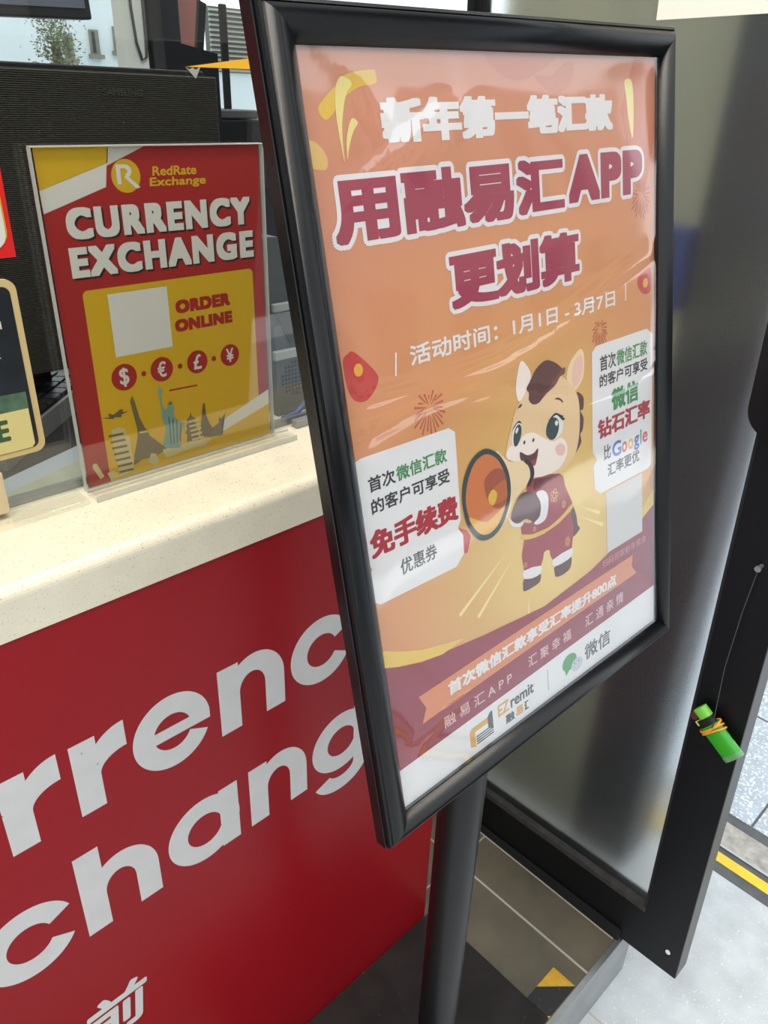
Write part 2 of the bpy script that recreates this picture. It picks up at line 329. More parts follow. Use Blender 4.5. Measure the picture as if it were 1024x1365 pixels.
Lc4=(0.2361,0.3349,0.0088)
Lc5=(0.3681,0.3341,0.0090)
Lc6=(0.4987,0.3348,0.0092)
Ldash=[(0.3192,0.2625),(0.4269,0.2585),(0.4262,0.2527),(0.3184,0.2568)]
Lstripe=[(0.7250,0.1774),(0.7295,0.1221),(0.5094,0.0620),(0.5141,0.1057)]
Ltri=[(0.5094,0.0620),(0.7295,0.1221),(0.7258,-0.0036),(0.5021,-0.0053)]
Lpisa=[(0.1009,0.1754),(0.1237,0.1797),(0.1478,0.1708),(0.1492,0.1475),(0.1588,0.1386),(0.1623,0.0161),(0.1079,0.0069),(0.0997,0.1497)]
Leif=[(0.1866,0.2714),(0.1937,0.2477),(0.2029,0.1907),(0.2193,0.1474),(0.2320,0.1209),(0.2909,0.0550),(0.2338,0.0420),(0.1937,0.0456),(0.1617,0.0335),(0.1669,0.0662),(0.1856,0.1221),(0.1901,0.1510),(0.1774,0.2543)]
Llib=[(0.2778,0.2718),(0.2853,0.2780),(0.2935,0.2654),(0.2880,0.2503),(0.2901,0.2041),(0.3041,0.1977),(0.3059,0.2106),(0.3200,0.2141),(0.3316,0.1984),(0.3251,0.1764),(0.3417,0.1457),(0.3647,0.1336),(0.3509,0.1094),(0.3353,0.0716),(0.3395,0.0496),(0.2818,0.0642),(0.2779,0.0859),(0.2911,0.1304),(0.2826,0.1660),(0.2815,0.2191),(0.2796,0.2521)]
Lbase=[(0.2708,0.0601),(0.3404,0.0564),(0.3768,0.0614),(0.4270,0.0560),(0.4634,0.0506),(0.4389,0.0317),(0.3515,0.0325),(0.2794,0.0230)]
Lpag=[(0.3905,0.1686),(0.3932,0.1510),(0.4083,0.1407),(0.4015,0.1319),(0.4110,0.1159),(0.4046,0.1105),(0.4166,0.0902),(0.4087,0.0851),(0.4199,0.0578),(0.3655,0.0572),(0.3694,0.0876),(0.3634,0.0960),(0.3724,0.1112),(0.3680,0.1205),(0.3773,0.1320),(0.3715,0.1423),(0.3863,0.1525)]
Lspi=[(0.4411,0.1847),(0.4485,0.1865),(0.4504,0.1415),(0.4621,0.1040),(0.4714,0.0878),(0.5145,0.1060),(0.5014,0.1230),(0.4991,0.1024),(0.5285,0.1310),(0.5100,0.0500),(0.4566,0.0559),(0.4211,0.0681),(0.4226,0.0923)]
Lplane=[(0.0749,0.2229),(0.1020,0.2187),(0.0978,0.2304),(0.1040,0.2303),(0.1153,0.2233),(0.1395,0.2358),(0.1507,0.2346),(0.1473,0.2258),(0.1692,0.2229),(0.1429,0.2185),(0.1415,0.2098),(0.1171,0.2153),(0.1130,0.2098),(0.0982,0.2145)]
Lruin=[(0.0668,0.0320),(0.0869,0.0366),(0.0981,0.0267),(0.1084,0.0102),(0.0757,0.0091)]
Lnote=[(0.0241,0.0770),(0.0366,0.0769),(0.0559,0.0248),(0.0421,0.0185),(0.0218,0.0643)]
# ---------------------------------------------------------------- materials
M = {}
M['tile'] = mat('brown_grey_tile', rgb(98, 91, 76), .45, noise=(9, .26), bump=(60, .2))
M['grout'] = mat('pale_grout', rgb(178, 172, 158), .8)
M['concrete'] = mat('light_concrete', rgb(188, 192, 194), .7, noise=(14, .14), speck=(220, .66, rgb(215, 218, 220)))
M['rough_concrete'] = mat('rough_concrete', rgb(168, 164, 155), .9, noise=(50, .25), bump=(80, .6))
M['terrazzo'] = mat('blue_grey_terrazzo', rgb(172, 182, 192), .6, noise=(25, .12), speck=(130, .56, rgb(225, 230, 234)))
M['dark_strip'] = mat('dark_strip', rgb(84, 86, 88), .7, noise=(30, .2))
M['yellow_paint'] = mat('yellow_paint', rgb(232, 196, 40), .55, noise=(40, .1))
M['alu'] = mat('brushed_aluminium', rgb(168, 170, 172), .38, metal=.85, noise=(20, .1))
M['black_paint'] = mat('black_powder_coat', rgb(9, 10, 13), .30, spec=.36, bump=(300, .05))
M['door_paint'] = mat('black_door_frame', rgb(9, 11, 15), .42, spec=.3, bump=(250, .05))
M['door_side'] = mat('grey_door_edge', rgb(98, 98, 98), .45, metal=.3)
M['rubber'] = mat('black_rubber', rgb(16, 16, 17), .85)
M['dust'] = mat('dusty_gasket', rgb(52, 50, 48), .95, noise=(60, .3))
M['pole'] = mat('black_pole', rgb(14, 15, 18), .38, spec=.38, bump=(300, .05))
M['base'] = mat('scuffed_black_base', rgb(36, 32, 31), .6, spec=.3, noise=(18, .35), speck=(160, .72, rgb(96, 86, 80)))
M['stone'] = mat('cream_stone', rgb(228, 219, 196), .3, noise=(25, .05), speck=(420, .645, rgb(190, 176, 148)))
M['red_panel'] = mat('red_acrylic', rgb(146, 15, 26), .30, spec=.2, noise=(3, .05), speck=(90, .80, rgb(120, 14, 20)))
M['vinyl'] = mat('white_vinyl', rgb(204, 203, 201), .4, noise=(30, .04), speck=(75, .735, rgb(70, 62, 60)))
M['black_side'] = mat('dark_carcass', rgb(40, 36, 34), .6)
M['glass'] = clear_mat('clear_screen_glass', (.96, .98, .975, 1), 1.1)
M['acrylic'] = clear_mat('clear_acrylic', (.97, .975, .965, 1), 1.0, .03)
M['acrylic_edge'] = mat('frosted_acrylic_edge', rgb(225, 225, 215), .25, trans=.55)
M['film'] = clear_mat('clear_poster_film', (.98, .98, .98, 1), 2.7, .06, bump=(9, .05))
M['white'] = mat('white_paper', rgb(236, 235, 232), .6)
M['plastic_dark'] = mat('dark_plastic', rgb(24, 24, 26), .5, spec=.35)
M['navy'] = mat('dark_cabinet', rgb(18, 19, 25), .5, spec=.3)
M['grey_plastic'] = mat('grey_plastic', rgb(74, 76, 78), .5)
M['pale_plastic'] = mat('pale_plastic', rgb(170, 172, 172), .4)
M['silver'] = mat('silver_plastic', rgb(150, 150, 150), .35, metal=.3)
M['desk'] = mat('dark_desk', rgb(46, 46, 48), .5)
M['wall'] = mat('pale_wall', rgb(214, 218, 216), .8)
M['olive_wall'] = mat('grey_green_wall', rgb(152, 152, 134), .8)
M['ceiling'] = mat('white_ceiling', rgb(222, 220, 214), .85)
M['brown_post'] = mat('red_brown_post', rgb(150, 96, 88), .6)
M['facade'] = mat('pale_render', rgb(228, 236, 238), .85)
M['slats'] = mat('grey_beige_slats', rgb(170, 168, 156), .7)
M['dark_glass'] = mat('dark_window_glass', rgb(70, 74, 76), .15)
M['sill'] = mat('grey_stone_sill', rgb(140, 134, 120), .8)
M['leaf'] = mat('olive_leaves', rgb(96, 104, 60), .7, noise=(30, .4))
M['bark'] = mat('bark', rgb(84, 72, 58), .9)
M['screen'] = mat('blue_grey_screen', rgb(92, 98, 112), .25, noise=(2, .2))
M['cable'] = mat('grey_cable', rgb(70, 72, 70), .5)
M['gold'] = mat('gold_plastic', rgb(196, 172, 120), .4)

def ribbed(name, col):
    m = mat(name, col, .6, spec=.3); t = m.node_tree; b = t.nodes['Principled BSDF']
    co = t.nodes.new('ShaderNodeTexCoord'); wv = t.nodes.new('ShaderNodeTexWave'); wv.wave_type = 'BANDS'; wv.bands_direction = 'Z'
    wv.inputs['Scale'].default_value = 150; wv.inputs['Distortion'].default_value = .3
    bn = t.nodes.new('ShaderNodeBump'); bn.inputs['Strength'].default_value = .8; bn.inputs['Distance'].default_value = .002
    t.links.new(co.outputs['Object'], wv.inputs[0]); t.links.new(wv.outputs['Fac'], bn.inputs['Height']); t.links.new(bn.outputs[0], b.inputs['Normal'])
    return m
M['ribbed'] = ribbed('ribbed_black_plastic', rgb(42, 39, 33))

# ---------------------------------------------------------------- setting
STEP_Y = .315; LOW = -.143; PLAT_X = 1.035
b = MB(); b.box(-1.2, PLAT_X, STEP_Y, 2.3, LOW - .05, 0)
for x in (-.015, .285, .585, .885): b.box(x - .0022, x + .0022, STEP_Y + .002, 2.3, 0, .0004, 1)
for y in (.64, .94, 1.24): b.box(-1.2, PLAT_X, y - .0015, y + .0015, 0, .0003, 1)
b.box(.976, .986, STEP_Y + .01, 1.0, 0, .0006, 1)
struct(b.build('floor', [M['tile'], M['grout']]))
b = MB(); b.box(-1.2, PLAT_X, STEP_Y - .004, STEP_Y - .0005, LOW, .0012); b.box(-1.2, PLAT_X, STEP_Y - .004, STEP_Y + .006, 0.0005, .0016)
struct(b.build('trim_1', M['alu']))
b = MB(); b.box(-1.5, 1.395, -3, STEP_Y - .004, LOW - .05, LOW); b.box(PLAT_X, 1.395, STEP_Y - .004, 2.3, LOW - .05, LOW)
for x in (.312, .912): b.box(x - .002, x + .002, -1.5, STEP_Y - .005, LOW, LOW + .0005, 1)
struct(b.build('floor_outside', [M['concrete'], M['grout']]))
b = MB(); b.box(1.395, 1.475, -3, 2.3, LOW - .05, LOW + .001); b.box(1.468, 1.475, -3, 2.3, LOW, LOW + .004, 1)
struct(b.build('trim_2', [M['dark_strip'], M['alu']]))
b = MB(); b.box(1.424, 1.452, -3, 2.3, LOW + .001, LOW + .0022)
tag(b.build('yellow_floor_line', M['yellow_paint']), 'yellow painted line on the ground outside the black door', 'floor marking')
b = MB(); b.box(1.475, 1.552, -3, 2.3, LOW - .05, LOW)
struct(b.build('trim_3', M['rough_concrete']))
b = MB(); b.box(1.552, 1.584, -3, 2.3, LOW - .05, LOW - .002)
struct(b.build('trim_4', M['dark_strip']))
b = MB(); b.box(1.584, 9, -3, 8, LOW - .06, LOW - .001); b.box(-6, 1.6, -4.2, -3, LOW - .06, LOW - .001)
for k in range(6): b.box(1.584, 9, -.12 + .4 * k - .003, -.12 + .4 * k + .003, LOW - .001, LOW - .0005, 1)
for k in range(4): b.box(1.98 + .6 * k, 1.986 + .6 * k, -3, 8, LOW - .001, LOW - .0005, 1)
struct(b.build('floor_pavement', [M['terrazzo'], M['dark_strip']]))
b = MB(); b.box(-14, 20, -12, -4.2, LOW - .2, LOW - .1); struct(b.build('floor_road', mat('asphalt', rgb(92, 94, 97), .9, noise=(6, .15))))
b = MB(); b.box(-14, 20, -13, -12, LOW - .2, 6.5)
for k in range(14): b.box(-12 + 2.2 * k, -10.9 + 2.2 * k, -11.99, -11.96, 1.2, 2.9, 1); b.box(-12 + 2.2 * k, -10.9 + 2.2 * k, -11.99, -11.96, 4, 5.4, 1)
struct(b.build('wall_street', [mat('street_render', rgb(150, 140, 130), .85), M['dark_glass']]))
b = MB(); b.box(-1.6, 1.2, .02, 2.35, 2.6, 2.7)
struct(b.build('ceiling', M['ceiling']))
for (x, y) in ((.25, 1.0), (.8, 1.75)):
    pass
# back wall with an opening to the outdoors
b = MB(); b.box(-1.6, .72, 2.3, 2.36, 0, 2.6); b.box(3.4, 3.6, 2.3, 2.36, LOW, 2.6); b.box(.72, 3.4, 2.3, 2.36, 2.1, 2.6); b.box(.72, 3.4, 2.3, 2.36, LOW, 1.15)
struct(b.build('wall_back', M['wall']))
b = MB(); b.box(-1.6, -1.54, .8, 2.3, 0, 2.6); struct(b.build('wall_left', M['wall']))
w1 = empty('window_1', (2.06, 2.33, 1.15)); struct(w1)
b = MB()
for x in (-1.34, 1.32): b.box(x, x + .02, -.028, .028, 0, .95)
b.box(-1.32, 1.32, -.028, .028, 0, .015); b.box(-1.32, 1.32, -.028, .028, .935, .95)
b.build('window_frame', M['wall'], w1)
b = MB(); b.box(-1.32, 1.32, -.003, .003, .015, .935); b.build('window_pane', M['glass'], w1)

# ---------------------------------------------------------------- counter
SY = .601; TOPZ = 1.027; UND = .977
ct = empty('service_counter', (.1, SY, 0)); tag(ct, 'red fronted service counter with big white lettering', 'counter')
def cb(): return MB()
b = MB(); b.box(-1.0, .645, .004, .19, 0, UND - .001); b.build('carcass', M['black_side'], ct)
b = MB(); b.box(-1.0, .645, 0, .004, .001, UND - .001); b.build('front_panel', M['red_panel'], ct)
wt = MB(); n = 8; r = .012
prof = [(SY - .001 + r - r * math.cos(a), TOPZ - r + r * math.sin(a)) for a in np.linspace(0, PI / 2, n)]
prof = [(SY - .001, UND)] + prof + [(.80, TOPZ), (.80, UND)]
L = len(prof)
wt.add([(-.9, y, z) for y, z in prof] + [(.746, y, z) for y, z in prof], [(i, (i + 1) % L, L + (i + 1) % L, L + i)[::-1] for i in range(L)] + [list(range(L)), list(range(L, 2 * L))[::-1]])
tag(wt.build('worktop', M['stone']), 'long cream speckled stone worktop on the red counter', 'worktop')

# big lettering, rounded sans: every letter from stems and arcs
def ring(mb, cx, cz, ro, ri, a0, a1, n=40, rx=1.0):
    A = np.linspace(math.radians(a0), math.radians(a1), n)
    for a, c in zip(A[:-1], A[1:]):
        mb.append([(cx + rx * ro * math.cos(a), cz + ro * math.sin(a)), (cx + rx * ro * math.cos(c), cz + ro * math.sin(c)), (cx + rx * ri * math.cos(c), cz + ri * math.sin(c)), (cx + rx * ri * math.cos(a), cz + ri * math.sin(a))])
def rect(mb, x0, x1, z0, z1): mb.append([(x0, z0), (x1, z0), (x1, z1), (x0, z1)])
ST = .29
def band2(mb, o, i, a0, a1, n=40):
    # band between an outer and an inner ellipse, each (cx, cz, rx, rz)
    A = np.linspace(math.radians(a0), math.radians(a1), n)
    E = lambda e_, a: (e_[0] + e_[2] * math.cos(a), e_[1] + e_[3] * math.sin(a))
    for a, c in zip(A[:-1], A[1:]): mb.append([E(o, a), E(o, c), E(i, c), E(i, a)])
def g_r(): q = []; rect(q, 0, ST, 0, 1); band2(q, (.62, .45, .50, .57), (.62, .45, .33, .22), 90, 180); rect(q, .1, ST, .3, .6); return q, .62
def g_n(): q = []; rect(q, 0, ST, 0, 1); band2(q, (.52, .52, .43, .50), (.475, .52, .185, .24), 0, 180); rect(q, .66, .95, 0, .53); return q, .95
def g_h(): q, a = g_n(); rect(q, 0, ST, .9, 1.30); return q, a
def g_c(): q = []; ring(q, .5, .5, .52, .25, 25, 332, 60); return q, .97
def g_e(): q = []; ring(q, .5, .5, .52, .25, 0, 335, 60); rect(q, .2, 1.018, .42, .58); return q, 1.02
def g_a(): q = []; ring(q, .5, .5, .52, .25, 0, 360, 60); rect(q, .73, 1.01, 0, 1); return q, 1.0
def g_g(): q = []; ring(q, .5, .5, .52, .25, 0, 360, 60); rect(q, .73, 1.01, -.02, 1); band2(q, (.5, -.02, .51, .42), (.5, -.02, .23, .16), 202, 360); return q, 1.0
def g_y(): q = []; q.append([(0, 1), (.3, 1), (.62, .25), (.46, -.02)]); q.append([(.68, 1), (.98, 1), (.40, -.4), (.1, -.4)]); return q, 1.0
def g_u(): q = []; rect(q, 0, ST, .45, 1); ring(q, .475, .45, .475, .2, 180, 360); rect(q, .95 - ST + .02, .95, 0, 1); return q, .95
def g_C(): q = []; ring(q, .68, .68, .7, .40, 40, 320); return q, 1.2
def g_E(): q = []; rect(q, 0, .3, 0, 1.36); [rect(q, .3, .85, z, z + .26) for z in (0, .55, 1.10)]; return q, .85
def g_x(): q = [[(0, 0), (.33, 0), (.95, 1), (.62, 1)], [(.62, 0), (.95, 0), (.33, 1), (0, 1)]]; return q, .95
GL = {'r': g_r, 'n': g_n, 'h': g_h, 'c': g_c, 'e': g_e, 'a': g_a, 'g': g_g, 'y': g_y, 'u': g_u, 'C': g_C, 'E': g_E, 'x': g_x}
def word(items, base, xh, lift=.0002):
    for ch, x, wd in items:
        q, a = GL[ch](); mb = MB()
        for k, p in enumerate(q):
            pts = [(x + u / a * wd - .1, base + v * xh) for u, v in p]
            ar = sum(s[0] * t[1] - t[0] * s[1] for s, t in zip(pts, pts[1:] + pts[:1]))
            if ar < 0: pts = pts[::-1]
            yy = -lift - k * 2e-6
            mb.add([(u, yy, v) for u, v in pts], [list(range(len(pts)))])
        mb.build('letter', M['vinyl'], ct)
word([('C', -.19, .115), ('u', -.06, .092), ('r', .103, .058), ('r', .173, .058), ('e', .238, .092), ('n', .343, .092), ('c', .447, .092), ('y', .545, .092)], .736, .0955)
word([('E', -.14, .08), ('x', -.05, .09), ('c', .047, .094), ('h', .153, .092), ('a', .260, .096), ('n', .374, .092), ('g', .478, .1), ('e', .60, .094)], .558, .0975)
tb = MB(); text(tb, '前', (.020, .098, .354, .438), 0, bold=.0022, shear=.12)
b = MB(); b.add([(x, -.0003 - z, y) for x, y, z in tb.v], tb.f)
b.build('character', M['vinyl'], ct)

# ---------------------------------------------------------------- glass door
DA = -.036
dr = empty('door_1', (.985, .205, .012), (DA, 0, 0)); struct(dr)
TH = .042; DW = .60; DH = 2.2; SW = .076; RB = .108
b = MB(); b.box(0, TH, 0, SW, 0, DH, 0); b.box(0, TH, DW - .012, DW, 0, DH); b.box(0, TH, SW, DW - .012, 0, RB); b.box(0, TH, SW, DW - .012, DH - .1, DH)
b.build('door_frame', M['door_paint'], dr)
b = MB(); b.box(.001, TH - .001, -.0012, 0, .001, DH - .001); b.build('edge_strip', M['door_side'], dr)
b = MB(); b.box(-.002, .012, SW, DW - .012, RB, RB + .012); b.box(-.0005, .008, SW, SW + .004, RB, DH - .1, 1); b.build('glazing_gasket', [M['dust'], M['rubber']], dr)
M['satin'] = mat('tinted_satin_glass', rgb(248, 250, 249), .20, trans=1.0, ior=1.4, spec=.35)
b = MB(); b.box(.012, .018, SW - .002, DW - .011, RB - .002, DH - .099); b.build('door_glass', M['satin'], dr)
# sweep under the rail
b = MB(); b.box(-.006, .0, .112, DW, -.008, .02); b.build('door_sweep', M['rubber'], dr)
# pull handle: a rounded flat loop
hnd = MB()
def racetrack(hw, z0, z1, r, n=10):
    p = []
    for cx, cz, a0 in ((hw - r, z1 - r, 0), (-hw + r, z1 - r, 90), (-hw + r, z0 + r, 180), (hw - r, z0 + r, 270)):
        for a in np.linspace(a0, a0 + 90, n): p.append((cx + r * math.cos(math.radians(a)), cz + r * math.sin(math.radians(a))))
    return p
po = racetrack(.042, 0, .30, .036); pi_ = racetrack(.017, .027, .273, .0165); k = len(po)
HY, HZ, HX0, HX1 = .045, 1.035, -.030, -.012
vs = []
for (pp, xx) in ((po, HX0), (pi_, HX0), (po, HX1), (pi_, HX1)): vs += [(xx, HY - u, HZ + v) for u, v in pp]
fs = []
for i in range(k):
    j = (i + 1) % k
    fs += [(i, j, k + j, k + i), (2 * k + i, 3 * k + i, 3 * k + j, 2 * k + j), (i, 2 * k + i, 2 * k + j, j), (k + i, k + j, 3 * k + j, 3 * k + i)]
hnd.add(vs, fs)
for zz in (HZ + .014, HZ + .286): hnd.tube([(HX1, HY, zz), (.001, HY, zz)], .009)
hnd.build('door_handle', M['black_paint'], dr)
b = MB(); b.tube([(-.012, .034, .853), (.0005, .034, .853)], .003, n=10); b.tube([(-.014, .034, .853), (-.0105, .034, .853)], .0045, n=8); b.build('screw_knob', M['alu'], dr)
b = MB(); b.prism(circle(.022, .052, .0045, 10, .0055), .0001, .0006, tf=lambda x, y, z: (-z, x, y)); b.build('paint_chip', M['white'], dr)
# what stands beyond the door
b = MB(); b.box(1.25, 1.30, .575, 1.0, LOW, 2.5); struct(b.build('wall_beyond', M['olive_wall']))
b = MB(); b.box(1.24, 1.36, .435, .574, LOW, 2.5, bev=.006)
tag(b.build('door_post', mat('charcoal_post', rgb(52, 54, 58), .6)), 'dark square post seen blurred through the door glass', 'post')
b = MB(); b.box(1.22, 1.2495, .575, .665, 1.11, 1.235)
tag(b.build('wall_sign', mat('blue_sign', rgb(52, 66, 120), .5)), 'small blue sign seen blurred through the door glass beside the stand frame', 'sign')

# ---------------------------------------------------------------- poster stand
S = .574
px = Vector((.98276, -.03225, .03278)).normalized(); py = Vector((-.02533, .1938, .98071)); py = (py - px * py.dot(px)).normalized(); pz = px.cross(py)
PO = Vector((.60054 * S, .54317 * S, CAM_H - .93656 * S))
PM = Matrix((px, py, pz)).transposed().to_4x4(); PM.translation = PO
PMI = PM.inverted()
PW = .696 * S; PH = S
POLE = (.556, .406)
st = empty('sign_stand', (POLE[0], POLE[1], 0)); tag(st, 'black floor standing poster frame on a round pole in front of the red counter', 'sign stand')
STI = st.matrix_basis.inverted() if False else Matrix.Translation((-POLE[0], -POLE[1], 0))
def in_stand(v): return (STI @ PM @ Vector(v))[:]
prof = [(0, -.008), (0, .001), (.0, .0035), (.0028, .0072), (.007, .0105), (.012, .0118), (.0165, .0108), (.0195, .0082), (.0208, .0062), (.0214, .0070), (.0232, .0060), (.0236, .0035), (.0236, .0018), (.0246, .0018), (.025, .001), (.025, -.010), (0, -.010)]
FW = .0252
def dense(p, k=4):
    # round the visible crown of the profile
    top_ = p[2:9]; o2 = []
    for a in range(len(top_) - 1):
        q0, q1, q2, q3 = (np.array(top_[min(max(a + d, 0), len(top_) - 1)]) for d in (-1, 0, 1, 2))
        for t_ in np.linspace(0, 1, k, endpoint=False):
            o2.append(tuple(.5 * (2 * q1 + (q2 - q0) * t_ + (2 * q0 - 5 * q1 + 4 * q2 - q3) * t_ ** 2 + (3 * q1 - q0 - 3 * q2 + q3) * t_ ** 3)))
    return p[:2] + o2 + p[8:]
prof = dense(prof)
cor = [(0, 0), (PW, 0), (PW, PH), (0, PH)]; dirs = [(-1, -1), (1, -1), (1, 1), (-1, 1)]
for i in range(4):
    j = (i + 1) % 4; b = MB(); n = len(prof); vs = []
    for c, d in ((cor[i], dirs[i]), (cor[j], dirs[j])):
        for tt, hh in prof:
            tt = tt * FW / .025
            vs.append(in_stand((c[0] + d[0] * tt, c[1] + d[1] * tt, hh)))
    # pull the ends apart a hair so that the mitre shows
    b.add(vs, [(k, (k + 1) % n, n + (k + 1) % n, n + k)[::-1] for k in range(n)] + [list(range(n)), list(range(n, 2 * n))[::-1]])
    b.sm = [2 <= k < n - 9 for k in range(n)] + [False, False]; o = b.build('frame_rail', M['black_paint'], st)
b = MB(); b.add([in_stand(v) for v in [(-.004, -.004, -.0035), (PW + .004, -.004, -.0035), (PW + .004, PH + .004, -.0035), (-.004, PH + .004, -.0035), (-.004, -.004, -.008), (PW + .004, -.004, -.008), (PW + .004, PH + .004, -.008), (-.004, PH + .004, -.008)]],
             [(0, 1, 2, 3), (7, 6, 5, 4), (0, 4, 5, 1), (1, 5, 6, 2), (2, 6, 7, 3), (3, 7, 4, 0)]); b.build('back_board', M['plastic_dark'], st)
b = MB(); b.tube([(0, 0, .006), (0, 0, .03), (0, 0, 1.045)], .0285, n=32); b.build('pole', M['pole'], st)
b = MB(); bw = .05
bv = [in_stand((PW / 2 + dx, yy, hh)) for hh in (-.0105, -.0155) for dx, yy in ((-bw, .19), (bw, .19), (bw, .34), (-bw, .34))]
b.add(bv, [(0, 1, 2, 3), (7, 6, 5, 4), (0, 4, 5, 1), (1, 5, 6, 2), (2, 6, 7, 3), (3, 7, 4, 0)]); b.build('bracket', M['plastic_dark'], st)
b = MB(); b.box(.345 - POLE[0], .765 - POLE[0], .3225 - POLE[1], .5985 - POLE[1], .0012, .0062, bev=.0015); b.build('base_plate', M['base'], st)
# clear film with wrinkles
nx, ny = 70, 100; b = MB(); vs = []
def wr(u, v):
    h = .0005 * math.sin(9 * u + 5 * v + 1.2 * math.sin(7 * v)) + .0004 * math.sin(23 * v - 6 * u)
    h += .0020 * math.exp(-((v - (.625 + .10 * u - .03 * math.sin(6 * u))) / .012) ** 2)
    h += .0016 * math.exp(-((v - (.57 - .06 * u + .03 * math.sin(9 * u))) / .010) ** 2) * (1 - .5 * u)
    h += .0018 * math.exp(-((u + .45 * v - .52) / .02) ** 2) * max(0, v - .82) * 6
    h += .0016 * math.exp(-((v - .88 - .5 * (u - .1)) / .010) ** 2) * math.exp(-((u - .12) / .09) ** 2)
    h += .0020 * math.exp(-((u - .18 - .04 * math.sin(8 * v)) / .02) ** 2) * math.exp(-((v - .97) / .06) ** 2)
    h += .0016 * math.exp(-((v - .09 - .03 * math.sin(12 * u)) / .006) ** 2) * math.exp(-((u - .12) / .1) ** 2)
    e = min(u, v, .696 - u, 1 - v)
    return .0042 + h * min(1, e / .03 + .15)
for j in range(ny + 1):
    for i in range(nx + 1):
        u = .696 * i / nx; v = j / ny; vs.append(in_stand((u * S, v * S, wr(u, v))))
b.add(vs, [(j * (nx + 1) + i, j * (nx + 1) + i + 1, (j + 1) * (nx + 1) + i + 1, (j + 1) * (nx + 1) + i) for j in range(ny) for i in range(nx)], 0, True)
b.build('clear_film', M['film'], st)

# ---------------------------------------------------------------- poster print
pos = empty('poster'); pos.matrix_world = PM
tag(pos, 'orange new year remittance poster with Chinese writing behind the clear film of the black stand', 'poster')
def pr(name, r, g, b_, rough=.55): 
    if name not in M: M[name] = mat(name, rgb(r, g, b_), rough)
    return M[name]
MAR = pr('print_maroon', 164, 50, 76); WH = pr('print_white', 236, 234, 232); INK = pr('print_ink', 50, 48, 52); GRN = pr('print_green', 62, 140, 74); RED = pr('print_red', 176, 30, 42)
ORA = pr('print_orange', 224, 138, 84); GLD = pr('print_gold', 232, 190, 66); BRN = pr('print_brown', 92, 46, 44); CRM = pr('print_cream', 246, 218, 172); PNK = pr('print_pink', 240, 196, 180)
RSP = pr('print_raspberry', 164, 48, 58); BLK = pr('print_black', 34, 34, 38); PAL = pr('print_pale', 250, 236, 224); TAN = pr('print_tan', 196, 104, 50)
# sheet: orange melting into yellow round the middle
m = bpy.data.materials.new('print_orange_field'); m.use_nodes = True; t = m.node_tree; bs = t.nodes['Principled BSDF']; bs.inputs['Roughness'].default_value = .55
co = t.nodes.new('ShaderNodeTexCoord'); vm = t.nodes.new('ShaderNodeVectorMath'); vm.operation = 'SUBTRACT'; vm.inputs[1].default_value = (.40 * S, .30 * S, 0)
v2 = t.nodes.new('ShaderNodeVectorMath'); v2.operation = 'MULTIPLY'; v2.inputs[1].default_value = (1 / S, .95 / S, 0)
ln = t.nodes.new('ShaderNodeVectorMath'); ln.operation = 'LENGTH'; r_ = t.nodes.new('ShaderNodeValToRGB')
t.links.new(co.outputs['Object'], vm.inputs[0]); t.links.new(vm.outputs[0], v2.inputs[0]); t.links.new(v2.outputs[0], ln.inputs[0]); t.links.new(ln.outputs['Value'], r_.inputs[0]); t.links.new(r_.outputs[0], bs.inputs['Base Color'])
el = r_.color_ramp.elements; el[0].position = 0; el[0].color = rgb(246, 222, 146); el[1].position = .62; el[1].color = rgb(214, 142, 108)
for p_, c_ in ((.10, rgb(234, 200, 116)), (.22, rgb(222, 176, 100)), (.36, rgb(222, 154, 96))): x = el.new(p_); x.color = c_
b = MB(); b.box(-.006, PW + .006, -.006, PH + .006, -.003, 0); b.build('sheet', m, pos)
LY = .00012
def sc(pts): return [(u * S, v * S) for u, v in pts]
def clip(pts): return [(min(max(u, -.008), .704), min(max(v, -.008), 1.008)) for u, v in pts]
# decorations
def deco(name, pts, lv, m_):
    b = MB(); b.flat(sc(pts), lv * LY); return b.build(name, m_, pos)
straw = pr('print_straw', 232, 190, 110); pgold = pr('print_pale_gold', 240, 224, 140); rust = pr('print_rust', 206, 116, 76); rose = pr('print_rose', 206, 126, 96)
deco('gold_ribbon', spline(band, 5), 1, GLD); deco('gold_coin', spline(clip(coin), 5), 1, straw)
for p in (swA, swB, swC): deco('gold_swoosh', spline(p, 5), 2, pgold)
deco('ornament', [(.60, .93), (.64, 1.004), (.70, 1.004), (.70, .90), (.665, .80), (.63, .84)], 1, rust)
deco('petal', spline([(.30, 1.0), (.33, .975), (.37, .97), (.42, .985), (.45, 1.004), (.38, 1.006)], 5), 1, rose)
deco('petal', spline([(.395, .975), (.43, .955), (.47, .96), (.485, .99), (.46, .99), (.43, .975)], 5), 1, rose)
coral = pr('print_coral', 200, 62, 56); amber = pr('print_amber', 238, 176, 62)
b = MB(); b.flat(sc(spline(envA, 5)), LY, 0); b.flat(sc(circle(envdot[0], envdot[1], envdot[2] * .9, ry=envdot[2])), 2 * LY, 1); b.build('red_envelope', [coral, amber], pos)
b = MB(); b.flat(sc(spline(envB, 5)), LY, 0); b.flat(sc(circle(.668, .665, .008)), 2 * LY, 1); b.build('red_envelope', [coral, amber], pos)
deco('red_envelope', [(.171, .395), (.190, .385), (.196, .372), (.186, .350), (.178, .352)], 1, coral)
